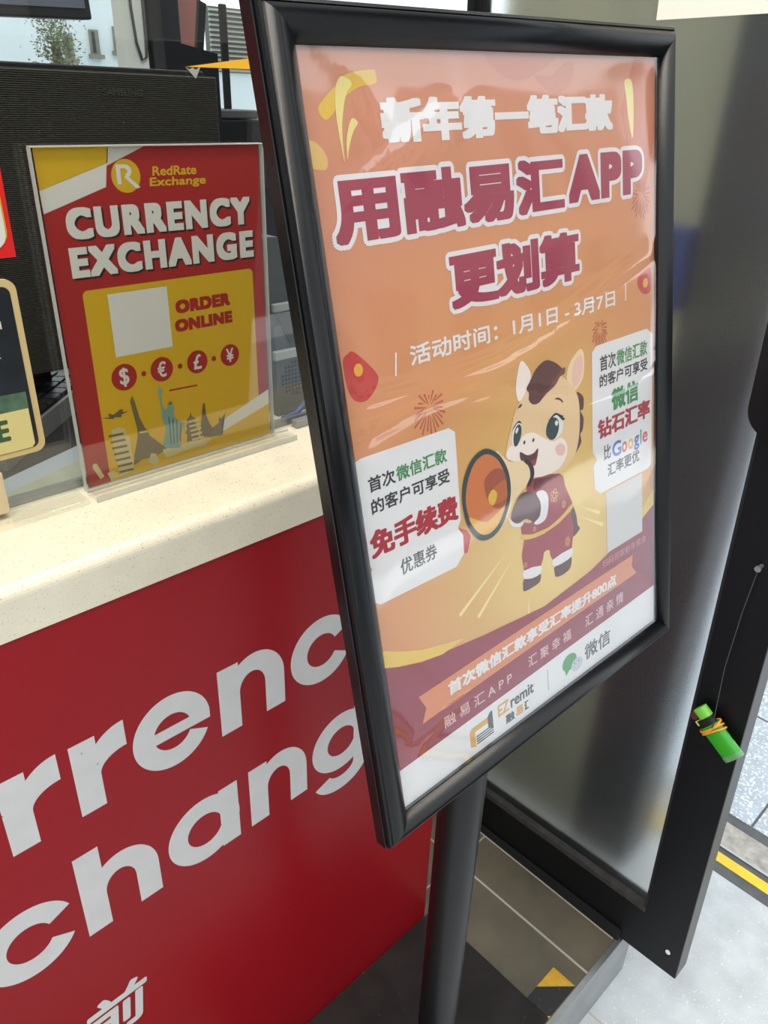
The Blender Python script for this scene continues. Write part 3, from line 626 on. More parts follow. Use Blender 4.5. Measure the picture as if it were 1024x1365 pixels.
for cx, cy, rr in (fw1, fw2, fw3):
    b = MB()
    for k in range(22):
        a = 2 * PI * k / 22 + .1; ra = rr * (.22 + .1 * (k % 3)); rz = rr * (.75 + .25 * ((k * 7) % 5) / 4)
        wd = .0016; dx, dy = math.cos(a), math.sin(a)
        if cx + rz * dx > .7: continue
        b.flat(sc([(cx + ra * dx - wd * dy * .4, cy + ra * dy + wd * dx * .4), (cx + rz * dx - wd * dy, cy + rz * dy - .006 + wd * dx), (cx + rz * dx + wd * dy, cy + rz * dy - .006 - wd * dx), (cx + ra * dx + wd * dy * .4, cy + ra * dy - wd * dx * .4)]), LY)
    b.build('firework', pr('print_firework', 190, 92, 60), pos)
for i in range(0, len(rays), 2):
    b = MB(); (u0, v0), (u1, v1) = rays[i], rays[i + 1]; d = Vector((u1 - u0, v1 - v0)).normalized(); nn = Vector((-d.y, d.x)) * .0035
    b.flat(sc([(u0, v0), (u1 + nn.x, v1 + nn.y), (u1 - nn.x, v1 - nn.y)]), LY)
    b.build('light_ray', pr('print_lemon', 250, 228, 150), pos)
# lower bands
b = MB(); top = sc([(max(-.006, min(.702, u)), v) for u, v in wave]); top = [(-.006, top[0][1])] + top + [(PW + .006, top[-1][1] + .001)]
sm = []
for p, q in zip(top[:-1], top[1:]): sm += [p, ((p[0] + q[0]) / 2, (p[1] + q[1]) / 2)]
sm.append(top[-1])
b.flat(sm + [(PW + .006, -.006), (-.006, -.006)], 2 * LY); b.build('maroon_wave', pr('print_wine', 150, 36, 52), pos)
for p in (gold, gold2): deco('gold_edge', clip(p), 2.5, pr('print_bright_gold', 236, 200, 84))
b = MB(); b.flat(sc([(-.008, .0670), (.704, .0790), (.704, -.008), (-.008, -.008)]), 3 * LY); b.build('white_footer', WH, pos)
b = MB(); b.flat(sc(ribbon[:3] + ribbon[3:]), 3 * LY, 0); text(b, '首次微信汇款享受汇率提升800点', rb, 4 * LY, 1, bold=(.0012, .0009), sc=S); b.build('ribbon', [ORA, WH], pos)
blush = pr('print_blush', 226, 190, 190)
for wd_, bx in (('融易汇APP', f1), ('汇聚幸福', f2), ('汇通亲情', f3)):
    b = MB(); text(b, wd_, bx, 3 * LY, 0, sc=S, space=1.55, bold=.0003, n=6); b.build('slogan_text', blush, pos)
b = MB(); text(b, '扫码领取新年奖金', scan, 3 * LY, 0, sc=S); b.build('caption_text', pr('print_dusty', 208, 150, 140), pos)
# logos on the footer
b = MB(); z = 4 * LY; u0, v0 = ezA[0]
x0 = min(p[0] for p in ezA + ezB); x1 = max(p[0] for p in ezA + ezB); y0 = min(p[1] for p in ezA + ezB); y1 = max(p[1] for p in ezA + ezB)
def q(a, c): return ((x0 + a * (x1 - x0)), (y0 + c * (y1 - y0)))
b.flat(sc([q(0, .72), q(.1, .85), q(.78, .85), q(.78, .62), q(.22, .62), q(.22, 0), q(0, .12)]), z, 0)
b.flat(sc([q(.78, .85), q(.9, 1), q(1, 1), q(1, .25), q(.78, .40)]), z, 1)
for k in range(4): b.flat(sc([q(.26, .06 + .10 * k), q(.26, .115 + .10 * k), q(1, .115 + .10 * k), q(1, .06 + .10 * k)]), z + 1e-5, 1)
LOGO = [pr('print_logo_orange', 226, 168, 70), pr('print_charcoal', 72, 70, 76), pr('print_grey', 130, 130, 134), pr('print_app_green', 72, 160, 82), pr('print_mist', 206, 206, 214)]
b.build('box_emblem', LOGO, pos); b = MB()
text(b, 'EZ', ez, z, 0, bold=.0008, sc=S); text(b, 'remit', remit, z, 1, bold=.0008, sc=S)
text(b, '融', (ezc[0], ezc[0] + .022, ezc[2], ezc[3]), z, 1, bold=.0008, sc=S); text(b, '易', (ezc[0] + .025, ezc[0] + .045, ezc[2], ezc[3]), z, 0, bold=.0008, sc=S); text(b, '汇', (ezc[0] + .048, ezc[1], ezc[2], ezc[3]), z, 1, bold=.0008, sc=S)
b.build('footer_wordmark', LOGO, pos); b = MB()
b.flat(sc([(div[0][0], div[0][1]), (div[0][0] + .0014, div[0][1]), (div[1][0] + .0014, div[1][1]), (div[1][0], div[1][1])]), z, 2)
b.build('divider', LOGO, pos); b = MB()
b.flat(sc(circle(wc1[0], wc1[1], .021, ry=wc1[2] * .95)), z, 3); b.flat(sc([(wc1[0] - .014, wc1[1] - .012), (wc1[0] - .012, wc1[1] - .024), (wc1[0] - .002, wc1[1] - .016)]), z, 3)
b.flat(sc(circle(wc2[0] + .006, wc2[1] - .003, .017, ry=wc2[2] * .95)), z + LY, 4)
for dx in (-.001, .011): b.flat(sc(circle(wc2[0] + dx, wc2[1] + .002, .002, 12)), z + 2 * LY, 2)
for dx in (-.008, .004): b.flat(sc(circle(wc1[0] + dx, wc1[1] + .006, .0022, 12)), z + LY, 2)
b.build('chat_emblem', LOGO, pos); b = MB()
text(b, '微信', wx, z, 1, bold=.0006, sc=S)
b.build('footer_wordmark', LOGO, pos)
# headlines
b = MB(); text(b, '新年第一笔汇款', t1, 2 * LY, 0, bold=(.0044, .0024), sc=S); b.build('headline', WH, pos)
b = MB()
for ch, bx, bo, spc in (('用融易汇', (t2[0], .452, t2[2] - .004, t2[3]), (.0050, .0030), 1.0), ('APP', (.462, t2[1], t2[2] + .004, t2[3]), (.0062, .0050), 1.16), ('更划算', t3, (.0050, .0030), 1.0)):
    text(b, ch, bx, 2 * LY, 0, bold=bo, grow=.0062, sc=S, space=spc)
    text(b, ch, bx, 3.4 * LY, 1, bold=bo, sc=S, space=spc)
b.build('headline', [WH, MAR], pos)
b = MB(); text(b, '活动时间：1月1日 - 3月7日', t4, 2 * LY, 0, bold=.0008, sc=S, n=6)
for i in (0, 2):
    (ua, va), (uc, vc) = slashes[i], slashes[i + 1]; b.flat(sc([(ua - .0015, va), (ua + .0015, va), (uc + .0015, vc), (uc - .0015, vc)]), 2 * LY)
b.build('date_line', WH, pos)
# coupons
b = MB(); b.flat(sc(clip(couponL)), 2 * LY); cpA = b.build('coupon', WH, pos)
b = MB(); b.flat(sc(couponR), 2 * LY); cpB = b.build('coupon', WH, pos)
def mixed(mb, parts, bx, z):
    tot = sum(len(p[0]) for p in parts); x = bx[0]; wd = (bx[1] - bx[0]) / tot
    for s, mi in parts:
        text(mb, s, (x + .001, x + wd * len(s) - .001, bx[2], bx[3]), z, mi, bold=.0006, sc=S, n=6); x += wd * len(s)
b = MB(); z = 3 * LY
mixed(b, [('首次', 0), ('微信汇款', 1)], l1, z); text(b, '的客户可享受', l2, z, 0, bold=.0006, sc=S, n=6); text(b, '免手续费', l3, z, 2, bold=(.0022, .0013), sc=S); text(b, '优惠券', l4, z, 0, bold=.0004, sc=S, n=6)
CT = [INK, GRN, RED, pr('print_blue', 66, 110, 200), pr('print_letter_red', 206, 72, 60), pr('print_letter_yellow', 236, 184, 70)]
b.build('coupon_text', CT, cpA); b = MB()
mixed(b, [('首次', 0), ('微信汇款', 1)], r1, z); text(b, '的客户可享受', r2, z, 0, bold=.0006, sc=S, n=6); text(b, '微信', r3, z, 1, bold=(.0017, .0011), sc=S); text(b, '钻石汇率', r4, z, 2, bold=(.0018, .0011), sc=S)
text(b, '比', r5a, z, 0, bold=.0005, sc=S, n=6); text(b, '汇率更优', r6, z, 0, bold=.0005, sc=S, n=6)
gx = [(0, .245, 0, 3, 'G', .20, 1.0), (.26, .41, 0, 4, 'o', .20, .72), (.43, .59, 0, 5, 'o', .20, .72), (.605, .755, 0, 3, 'g', 0, .72), (.785, .82, 0, 1, 'l', .2, 1.0), (.845, 1.0, 0, 4, 'e', .20, .72)]
hgt = r5b[3] - r5b[2]; wd = r5b[1] - r5b[0]
for a, c, _, mi, ch, lo, hi in gx:
    text(b, ch, (r5b[0] + a * wd, r5b[0] + c * wd, r5b[2] + (lo - .2) * hgt * 1.2, r5b[2] + (hi) * hgt), z, mi, bold=.0010, sc=S, n=6)
b.build('coupon_text', CT, cpB)
b = MB(); b.flat(sc([(qr[0] - .006, qr[2] - .006), (qr[1] + .006, qr[2] - .006), (qr[1] + .006, qr[3] + .006), (qr[0] - .006, qr[3] + .006)]), 3 * LY); b.build('blank_patch', pr('print_patch', 214, 210, 206), pos)
# cartoon pony with a megaphone
PL = {}
b = MB(); mats = []
def add(pts, lv, m_, k=5):
    if m_ not in mats: mats.append(m_)
    b.flat(sc(spline(pts, k)), 2 * LY + lv * .00004, mats.index(m_))
FUR = pr('print_fur', 238, 204, 156); DK = pr('print_dark_green', 40, 62, 62)
add(tail, 0, BRN); add(maneB, 0, BRN); add(earL, 1, PAL); add(earR, 1, CRM); add(earRi, 2, PNK); add(hd, 3, FUR)
add(muz, 4, PAL); add(cheek, 5, PNK); add(maneA, 6, BRN)
add([(u + .0, v) for u, v in maneA[5:9]] + maneA[9:11], 7, pr('print_chestnut', 124, 66, 60))
add(eyeRw, 5, WH); add(eyeR, 6, DK); add(eyeRh, 7, WH); add(eyeRl, 7, BLK); add(eyeLw, 5, WH); add(eyeL, 6, DK); add(eyeLl, 7, BLK); add(eyeLh, 7, WH)
add(browR, 6, BRN); add(browL, 6, BRN); add(n1, 6, BRN); add(n2, 6, BRN); add(mouth, 6, BRN); add(tong, 7, RSP)
b.build('pony_head', mats, pos)
b = MB(); mats = []
add(hoofA, 0, BRN); add(hoofB, 0, BRN); add(pants, 1, RSP, 2); add(cuffA, 2, WH, 2); add(cuffB, 2, WH, 2); add(jacket, 3, RSP, 3); add(hem, 4, GLD, 4); add(collar, 5, pr('print_deep_red', 110, 24, 34), 3)
for cx, cy, rr in (flA, flB, flC, flD, flE):
    for k in range(5): add(circle(cx + .62 * rr * .8 * math.cos(k * 1.2566), cy + .62 * rr * math.sin(k * 1.2566), rr * .33, 10), 5, GLD, 1); 
    for k in range(5): add(circle(cx + .62 * rr * .8 * math.cos(k * 1.2566), cy + .62 * rr * math.sin(k * 1.2566), rr * .2, 10), 6, RSP, 1)
add(cuffC, 6, WH); add(arm, 9, BRN); add(sleeve, 10, WH, 3)
b.build('pony_body', mats, pos)
b = MB(); mats = []
add(mgBody, 8, CRM, 3); add(mgEnd, 9, BLK, 4); add(mgRing, 10, DK); add(mgIn, 11, pr('print_copper', 214, 122, 60)); add(mgLow, 12, pr('print_honey', 236, 184, 84), 3); add(mgDark, 12, pr('print_umber', 168, 82, 52)); add(mgCone, 13, TAN, 3); add(mgTip, 14, GLD)
b.build('megaphone', mats, pos)

# ---------------------------------------------------------------- leaflet in its clear stand
LF = .3245; LX = .287; LYY = .729; LZ = 1.0305
lt = empty('leaflet', (LX, LYY, LZ)); tag(lt, 'red and yellow currency exchange leaflet standing in a clear holder on the worktop', 'leaflet')
def lbuild(mb, name, mats_, parent=lt):
    mb.v = [(x * LF, -z, y * LF) for x, y, z in mb.v]
    return mb.build(name, mats_, parent)
lred = pr('leaflet_red', 154, 32, 29); lyel = pr('leaflet_yellow', 198, 158, 22); lwh = pr('leaflet_white', 204, 201, 191); lgr = pr('leaflet_grey', 196, 190, 180); lsh = pr('leaflet_black', 40, 30, 28)
def B(): return MB()
def lc(pts): return [(min(max(u, 0), .72), min(max(v, 0), 1.0)) for u, v in pts]
b = MB(); b.box(0, .72, 0, 1.0, -.0006, 0); lbuild(b, 'sheet', lred)
D = .0001
b = MB(); b.flat(lc(Lyel), D, 0); b.flat(lc(Lwh), D, 1); b.flat(lc(Lgr), D, 2); lbuild(b, 'corner_stripe', [lyel, lwh, lgr])
bxp = lc(Lbox); b = MB()
b.flat([(.075, .604), (.08, .612), (.088, .616), (.662, .6165), (.671, .612), (.676, .603), (.676, .0), (.075, .0)], D, 0); b.flat(lc(Ltri), 2 * D, 0); b.flat(lc(Lstripe), 3 * D, 1); lbuild(b, 'yellow_panel', [lyel, lwh])
b = MB(); b.flat(circle(Lcirc[0], Lcirc[1], .045), D, 0); b.flat([(Lcirc[0] - .029, .898), (Lcirc[0] - .029, .948), (Lcirc[0] - .016, .948), (Lcirc[0] - .016, .898)], 2 * D, 1)
for a0 in np.linspace(-90, 80, 10):
    pa = [(Lcirc[0] - .002 + rr * math.cos(math.radians(a)) * 1.15, .932 + rr * math.sin(math.radians(a))) for rr, a in ((.018, a0), (.018, a0 + 19), (.0065, a0 + 19), (.0065, a0))]; b.flat(pa, 2 * D, 1)
b.flat([(Lcirc[0] - .029, .940), (Lcirc[0] - .002, .940), (Lcirc[0] - .002, .950), (Lcirc[0] - .029, .950)], 2 * D + 1e-5, 1)
b.flat([(Lcirc[0] - .008, .918), (Lcirc[0] + .006, .918), (Lcirc[0] + .042, .888), (Lcirc[0] + .028, .884)], 2 * D + 2e-5, 1)
text(b, 'RedRate', Lred, 2 * D, 0, bold=.0012, n=6, shear=.1); text(b, 'Exchange', Lexc, 2 * D, 0, bold=.0012, n=6, shear=.1); lbuild(b, 'logo', [lyel, lwh])
b = MB()
for body_, bx in (('CURRENCY', Lcur), ('EXCHANGE', Lexch)):
    text(b, body_, (bx[0] + .006, bx[1] + .006, bx[2] - .006, bx[3] - .006), 2 * D, 1, bold=(.0066, .0055), space=1.2); text(b, body_, bx, 4 * D, 0, bold=(.0066, .0055), space=1.2)
lbuild(b, 'headline', [lwh, lsh])
b = MB(); b.flat([(Lqr[0], Lqr[2]), (Lqr[1], Lqr[2]), (Lqr[1], Lqr[3]), (Lqr[0], Lqr[3])], 2 * D); lbuild(b, 'blank_patch', lwh)
for wd_, bx in (('ORDER', Lord), ('ONLINE', Lonl)):
    b = MB(); text(b, wd_, bx, 2 * D, 0, bold=(.0042, .0034), space=1.1); lbuild(b, 'order_text', lred)
b = MB(); b.flat(Ldash, 2 * D, 0); lbuild(b, 'dash', lred)
for c in (Lc4, Lc5, Lc6): b = MB(); b.flat(circle(*c, 16), 2 * D, 0); lbuild(b, 'dot', lred)
for (cx, cy, rr), ch in zip((Lc0, Lc1, Lc2, Lc3), '$€£¥'):
    b = MB(); b.flat(circle(cx, cy, rr * 1.02), 2 * D, 0); hw = rr * (.40 if ch != '$' else .38); hh_ = rr * (.66 if ch != '$' else .74)
    text(b, ch, (cx - hw, cx + hw, cy - hh_, cy + hh_), 3 * D, 1, bold=.0013, n=8); lbuild(b, 'currency_symbol', [lred, lwh])
b = MB(); ms = [pr('landmark_grey', 132, 122, 88), pr('landmark_brown', 104, 92, 62), pr('landmark_verdigris', 112, 150, 140), pr('landmark_pale', 190, 176, 124), pr('landmark_dark', 92, 84, 60)]
b.flat(Lpisa, 3 * D, 3)
for k in range(7):
    v = .02 + .022 * k; xa = .108 - .0035 * k * .9; b.flat([(xa, v), (xa + .052, v - .003), (xa + .051, v + .005), (xa, v + .008)], 4 * D, 1)
b.flat(lc(Leif), 3 * D, 1); b.flat([(.212, .03), (.235, .012), (.255, .02), (.245, .052), (.228, .058)], 4 * D, 3); b.flat([(.195, .145), (.222, .142), (.222, .136), (.195, .139)], 4 * D, 3)
b.flat(lc(Lbase), 4 * D, 3); b.flat(spline(Llib, 3), 5 * D, 2)
for k in range(4): b.flat([(.305 + .014 * k, .17 - .01 * k), (.309 + .014 * k, .17 - .01 * k), (.306 + .012 * k, .07), (.302 + .012 * k, .07)], 6 * D, 4)
for k in range(5): a = 1.1 + .35 * k; b.flat([(.318 + .004 * math.cos(a), .212), (.318 + .018 * math.cos(a), .207 + .022 * math.sin(a)), (.321 + .004 * math.cos(a), .212)], 6 * D, 4)
b.flat(lc(Lpag), 3 * D, 1); b.flat(lc(Lspi), 3 * D, 4)
for k in range(5): b.flat([(.376 + .002 * k, .136 - .017 * k), (.424 + .002 * k, .136 - .017 * k), (.421 + .002 * k, .129 - .017 * k), (.38 + .002 * k, .129 - .017 * k)], 4 * D, 3)
b.flat(Lplane, 3 * D, 4); b.flat(lc(Lruin), 3 * D, 3); b.flat(lc(Lnote), 3 * D, 3)
lbuild(b, 'landmark_skyline', ms)
# clear stand: back sheet, front pocket and foot
lh = empty('leaflet_holder', (LX, LYY, TOPZ)); tag(lh, 'clear acrylic holder with a flat foot holding the red and yellow leaflet on the worktop', 'leaflet holder')
wl = .72 * LF
b = MB(); b.box(-.003, wl + .003, .0014, .0034, 0, .327); b.build('back_sheet', M['acrylic'], lh)
b = MB(); b.box(-.003, wl + .003, -.0042, -.0022, 0.0, .327); b.build('front_sheet', M['acrylic'], lh)
b = MB(); b.box(-.0032, wl + .0032, -.0043, .0035, .3272, .3282); b.box(-.0037, -.0032, -.0042, .0034, 0, .327); b.box(wl + .0032, wl + .0036, -.0042, .0034, 0, .327); b.build('polished_edge', M['acrylic_edge'], lh)
b = MB(); b.box(-.006, wl + .018, -.030, -.0045, 0.0002, .0065, bev=.001); b.build('foot', M['acrylic'], lh)
b = MB(); b.box(-.006, wl + .018, -.0312, -.0302, .0002, .0065); b.box(-.006, wl + .018, -.013, -.012, .0066, .0085); b.build('foot_edge', M['acrylic_edge'], lh)

# ---------------------------------------------------------------- glass screen on the counter and things stuck to it
gs = empty('glass_screen', (.0, .7375, TOPZ)); tag(gs, 'clear glass security screen standing on the worktop behind the leaflet', 'glass screen')
b = MB(); b.box(-.9, .746, 0, .006, 0, 1.2); b.build('pane', M['glass'], gs)
b = MB(); b.box(-.9, .275, -.038, -.002, .0003, .0055, bev=.0012); b.build('bottom_strip', M['acrylic'], gs)
b = MB(); b.box(.56, .746, -.012, -.0005, .0003, .010, bev=.001); b.box(-.9, .746, .0065, .013, .0003, .009); b.build('bottom_channel', M['silver'], gs)
GY = .7375
b = MB(); b.prism([(.448, 1.4205), (.535, 1.433), (.535, 1.4218)], .0002, .0006, tf=lambda x, y, z: (x, GY - z, y))  # yellow reflection in the glass, put in as a solid coloured wedge
tag(b.build('yellow_reflection', mat('amber_reflection', rgb(236, 176, 36), .5)), 'thin wedge of yellow reflection painted on the glass screen near its top', 'tape')
b = MB(); b.prism([(.447, 1.4205), (.451, 1.4185), (.455, 1.420), (.458, 1.4185), (.4635, 1.421), (.4575, 1.411)], .0002, .0006, tf=lambda x, y, z: (x, GY - z, y))
tag(b.build('torn_sticker', mat('grey_sticker', rgb(150, 152, 146), .6)), 'small torn grey sticker on the glass below the painted yellow reflection', 'sticker')
# red sign
def rrect(x0, x1, y0, y1, r, n=6):
    p = []
    for cx, cy, a0 in ((x1 - r, y1 - r, 0), (x0 + r, y1 - r, 90), (x0 + r, y0 + r, 180), (x1 - r, y0 + r, 270)):
        for a in np.linspace(a0, a0 + 90, n): p.append((cx + r * math.cos(math.radians(a)), cy + r * math.sin(math.radians(a))))
    return p
tfz = lambda x, y, z: (x, -z, y)
rs = empty('red_sign', (0, GY, 0)); tag(rs, 'red sign with a white rounded panel on the glass at the left edge', 'sign')
b = MB(); b.prism([(.06, 1.267), (.2595, 1.266), (.2605, 1.46), (.06, 1.46)], .0002, .0022, tf=tfz); b.build('sign_board', mat('sign_red', rgb(206, 36, 34), .35), rs)
b = MB(); b.prism(rrect(.10, .2555, 1.274, 1.33, .014), .0023, .0026, tf=tfz); b.prism(rrect(.10, .2540, 1.273, 1.328, .014), .0027, .003, 1, tf=tfz)
tb = MB(); text(tb, 'e', (.234, .2425, 1.291, 1.300), 0, bold=.0008); b.add([(x, -.0032 - z, y) for x, y, z in tb.v], tb.f, 2)
b.build('white_panel', [lyel, lwh, lred], rs)
gsn = empty('gold_sign', (0, GY, 0)); tag(gsn, 'black sign in a rounded gold frame on the glass above the worktop corner', 'sign')
b = MB(); b.prism(rrect(.02, .2535, 1.083, 1.2485, .010), .0002, .004, tf=tfz); b.build('sign_frame', M['gold'], gsn)
b = MB(); b.prism(rrect(.025, .2475, 1.0885, 1.2425, .007), .0041, .0043, tf=tfz); b.build('black_field', mat('sign_black', rgb(34, 38, 42), .3, noise=(30, .3)), gsn)
b = MB(); b.prism([(.025, 1.089), (.2405, 1.089), (.2435, 1.0925), (.2435, 1.1285), (.025, 1.1285)], .0044, .0046, tf=tfz); b.prism([(.025, 1.1287), (.244, 1.1287), (.244, 1.145), (.025, 1.15)], .0044, .0045, 1, tf=tfz)
tb = MB(); text(tb, 'E', (.2110, .2225, 1.101, 1.122), 0, bold=.001); b.add([(x, -.0048 - z, y) for x, y, z in tb.v], tb.f, 2)
b.build('gold_band', [mat('sign_pale_gold', rgb(206, 192, 128), .4), mat('sign_teal', rgb(72, 100, 78), .4, noise=(60, .5)), mat('sign_green', rgb(48, 84, 52), .5)], gsn)
tb = MB(); text(tb, 'H', (.2295, .2345, 1.206, 1.2135), 0, bold=.0004); text(tb, 'EE', (.2160, .2285, 1.180, 1.1875), 0)
b = MB(); b.add([(x, -.0047 - z, y) for x, y, z in tb.v], tb.f); b.build('sign_text', lgr, gsn)
b = MB(); b.box(.09, .205, .722, .7365, TOPZ + .006, TOPZ + .049, bev=.002); 
tag(b.build('wooden_block', mat('pale_wood', rgb(206, 186, 150), .6, noise=(30, .1))), 'pale wooden block standing on the worktop at the left edge', 'block')

# ---------------------------------------------------------------- behind the screen
dk = MB(); dk.box(-.9, .98, .802, 1.5, .985, 1.026); tag(dk.build('desk', M['desk']), 'dark desk behind the glass screen', 'desk')
b = MB(); b.box(-.9, .74, .96, 1.42, .002, .984, bev=.004); tag(b.build('desk_pedestal', M['navy']), 'dark pedestal under the desk behind the counter', 'pedestal')
def paper(name, pts, z, m_, label, cat='paper'):
    b = MB(); b.prism(pts, z, z + .0012); return tag(b.build(name, m_), label, cat)
paper('paper_sheet', [(.17, .775), (.205, .80), (.375, .865), (.375, .79), (.31, .752), (.17, .752)], TOPZ + .0002, mat('blue_paper', rgb(176, 186, 196), .7), 'pale blue grey paper sheet lying behind the glass')
paper('banknote', [(.18, .757), (.30, .80), (.372, .83), (.372, .76), (.33, .753), (.2, .7525)], TOPZ + .0018, mat('pale_green_paper', rgb(178, 180, 160), .7, noise=(20, .15)), 'pale green paper lying over the blue grey sheet behind the glass')
# monitor seen from the back
mo = empty('monitor', (.33, .95, 1.0265)); tag(mo, 'black ribbed monitor seen from behind the large one above the leaflet', 'monitor')
b = MB(); b.box(-.42, .29, .0, .03, .06, .3905, bev=.003); b.build('back_cover', M['ribbed'], mo)
b = MB(); b.box(-.42, .29, .03, .045, .055, .3965, bev=.002); b.build('bezel', M['plastic_dark'], mo)
tb = MB(); text(tb, 'SAMSUNG', (.135, .185, .3665, .374), 0, bold=.0003); b = MB(); b.add([(x, -.0006 - z, y) for x, y, z in tb.v], tb.f); b.build('brand_lettering', mat('faint_lettering', rgb(56, 53, 48), .4), mo)
for zx in (.105, .16):
    b = MB(); b.tube([(zx, .002, .2935), (zx, -.004, .2935)], .0042, n=12); b.build('screw', M['rubber'], mo)
b = MB(); b.box(-.30, -.22, .046, .06, .0, .26, bev=.003); b.box(-.38, -.14, -.02, .045, 0.0003, .012, bev=.004); b.box(-.30, -.22, .0, .06, .004, .012); b.build('foot', M['plastic_dark'], mo)
b = MB(); b.box(-.06, .372, 1.005, 1.03, 1.0265, 1.478, bev=.003)
tag(b.build('partition_panel', M['ribbed']), 'black ribbed panel rising behind the monitor at the left edge', 'panel')
m2 = empty('wall_screen', (.43, 1.2, 0), (0, -.045, .10)); tag(m2, 'dark framed blue grey screen cut off by the top edge of the photo', 'screen')
b = MB(); b.box(-.55, .232, 0, .03, 1.476, 1.80, bev=.003); b.build('casing', M['plastic_dark'], m2)
b = MB(); b.box(-.53, .222, -.002, 0, 1.489, 1.79); b.build('display', M['screen'], m2)
b = MB(); b.tube([(0, .06, .986), (0, .06, 1.5)], .014); b.box(-.08, .08, .0, .12, 1.0265, .993); b.build('stem', M['plastic_dark'], m2)
pw = empty('white_column', (.70, 1.4, 0)); tag(pw, 'narrow white post with a hanging cable left of the dark boxes', 'post')
b = MB(); b.box(.035, .078, 0, .03, 1.0265, 2.598); b.build('post', M['wall'], pw)
b = MB(); b.tube([(.05, -.003, 1.62), (.052, -.004, 1.52), (.056, -.004, 1.47), (.064, -.004, 1.445), (.072, -.004, 1.45), (.074, -.004, 1.475), (.076, -.003, 1.62)], .0025, n=8); b.build('cable', M['cable'], pw)
b = MB(); b.box(.785, .846, 1.4, 1.46, 1.0265, 1.68, bev=.003); tag(b.build('tall_black_box', M['navy']), 'tall dark box standing left of the red brown post', 'box')
b = MB(); b.box(.880, .928, 1.46, 1.53, .0, 2.598); tag(b.build('brown_post', M['brown_post']), 'red brown post between the tall dark box and the bright window', 'post')
b = MB(); b.add([(.637, 1.1, 1.0265), (.722, 1.1, 1.0265), (.722, 1.1, 1.449), (.637, 1.1, 1.463), (.637, 1.13, 1.0265), (.722, 1.13, 1.0265), (.722, 1.13, 1.449), (.637, 1.13, 1.463)], [(0, 1, 2, 3), (7, 6, 5, 4), (0, 4, 5, 1), (1, 5, 6, 2), (2, 6, 7, 3), (3, 7, 4, 0)])
tag(b.build('flat_screen', M['navy']), 'dark flat screen seen from behind above the large monitor corner', 'monitor')
b = MB(); b.box(.63, .978, 1.145, 1.385, 1.0265, 1.363, bev=.003); tag(b.build('dark_cabinet', M['navy']), 'dark cabinet behind the leaflet carrying the router', 'cabinet')
ro = empty('router', (.80, 1.15, 1.364)); tag(ro, 'flat grey router with two black aerials on the dark cabinet', 'router')
b = MB(); b.box(-.08, .022, -.004, .10, 0, .013, bev=.003); b.build('case', M['grey_plastic'], ro)
b = MB(); b.box(-.016, -.004, .03, .037, .011, .155, bev=.002); b.build('aerial', M['plastic_dark'], ro)
b = MB(); b.prism([(-.075, .010), (-.064, .010), (-.040, .152), (-.052, .156)], .03, .037, tf=lambda x, y, z: (x, z, y)); b.build('aerial', M['plastic_dark'], ro)
# counting machine
cm = empty('counting_machine', (.568, .775, 1.0431)); cm.scale = (.861,) * 3; tag(cm, 'grey desktop machine with a round speaker grille half hidden by the poster frame', 'desktop machine')
b = MB(); b.prism([(.0, -.0187), (.11, -.0187), (.11, .07), (.095, .12), (-.002, .12)], 0, .1, tf=lambda x, y, z: (x, z, y)); b.build('body', M['grey_plastic'], cm)
b = MB(); b.prism([(-.014, .12), (.095, .12), (.06, .20), (.012, .2415), (-.014, .243)], .004, .09, tf=lambda x, y, z: (x, z, y)); b.build('hood', M['grey_plastic'], cm)
b = MB(); b.box(-.004, .09, -.004, .004, .140, .152, bev=.002); b.build('rim', M['pale_plastic'], cm); b = MB(); b.box(-.006, .09, -.006, .002, .070, .084, bev=.002); b.build('rim', M['pale_plastic'], cm)
b = MB(); b.prism([(.0, .139), (.08, .139), (.08, .085), (.028, .085)], .0005, .003, tf=lambda x, y, z: (x, -z, y)); b.build('tray', M['plastic_dark'], cm)
b = MB()
for i in range(9):
    for j in range(9):
        if (i - 4) ** 2 + (j - 4) ** 2 <= 18: b.prism(circle(.010 + i * .0062, .012 + j * .0062, .0021, 8), .0003, .0012, tf=lambda x, y, z: (x, -z, y))
b.build('speaker_grille', M['rubber'], cm)
b = MB(); b.tube([(.562, .758, 1.0308), (.585, .757, 1.034), (.600, .756, 1.046), (.617, .756, 1.075), (.63, .757, 1.09)], .0035, n=8)
tag(b.build('blue_cable', mat('blue_cable', rgb(70, 90, 160), .4)), 'blue cable in front of the grey desktop machine', 'cable')
# laptop keyboard
lp_ = empty('keyboard', (.243, .832, 1.0265), (0, 0, .755)); tag(lp_, 'silver edged dark keyboard between the gold sign and the leaflet', 'keyboard')
b = MB(); b.prism([(0, 0), (.0, .026), (.085, .030), (.085, 0)], 0, .25, tf=lambda x, y, z: (z, x, y)); b.build('case', M['silver'], lp_)
b = MB()
b.add([(.004, .004, .0266), (.246, .004, .0266), (.246, .082, .0302), (.004, .082, .0302)], [(0, 1, 2, 3)]); b.build('key_bed', M['plastic_dark'], lp_)
kk = MB()
for r0 in range(4):
    for c in range(12):
        x = .006 + c * .0202; y = .007 + r0 * .019; z = .0262 + y * .047
        kk.box(x, x + .017, y, y + .0155, z + .0006, z + .0045)
kk_o = kk.build('keys', mat('dark_keys', rgb(40, 40, 42), .35), lp_)

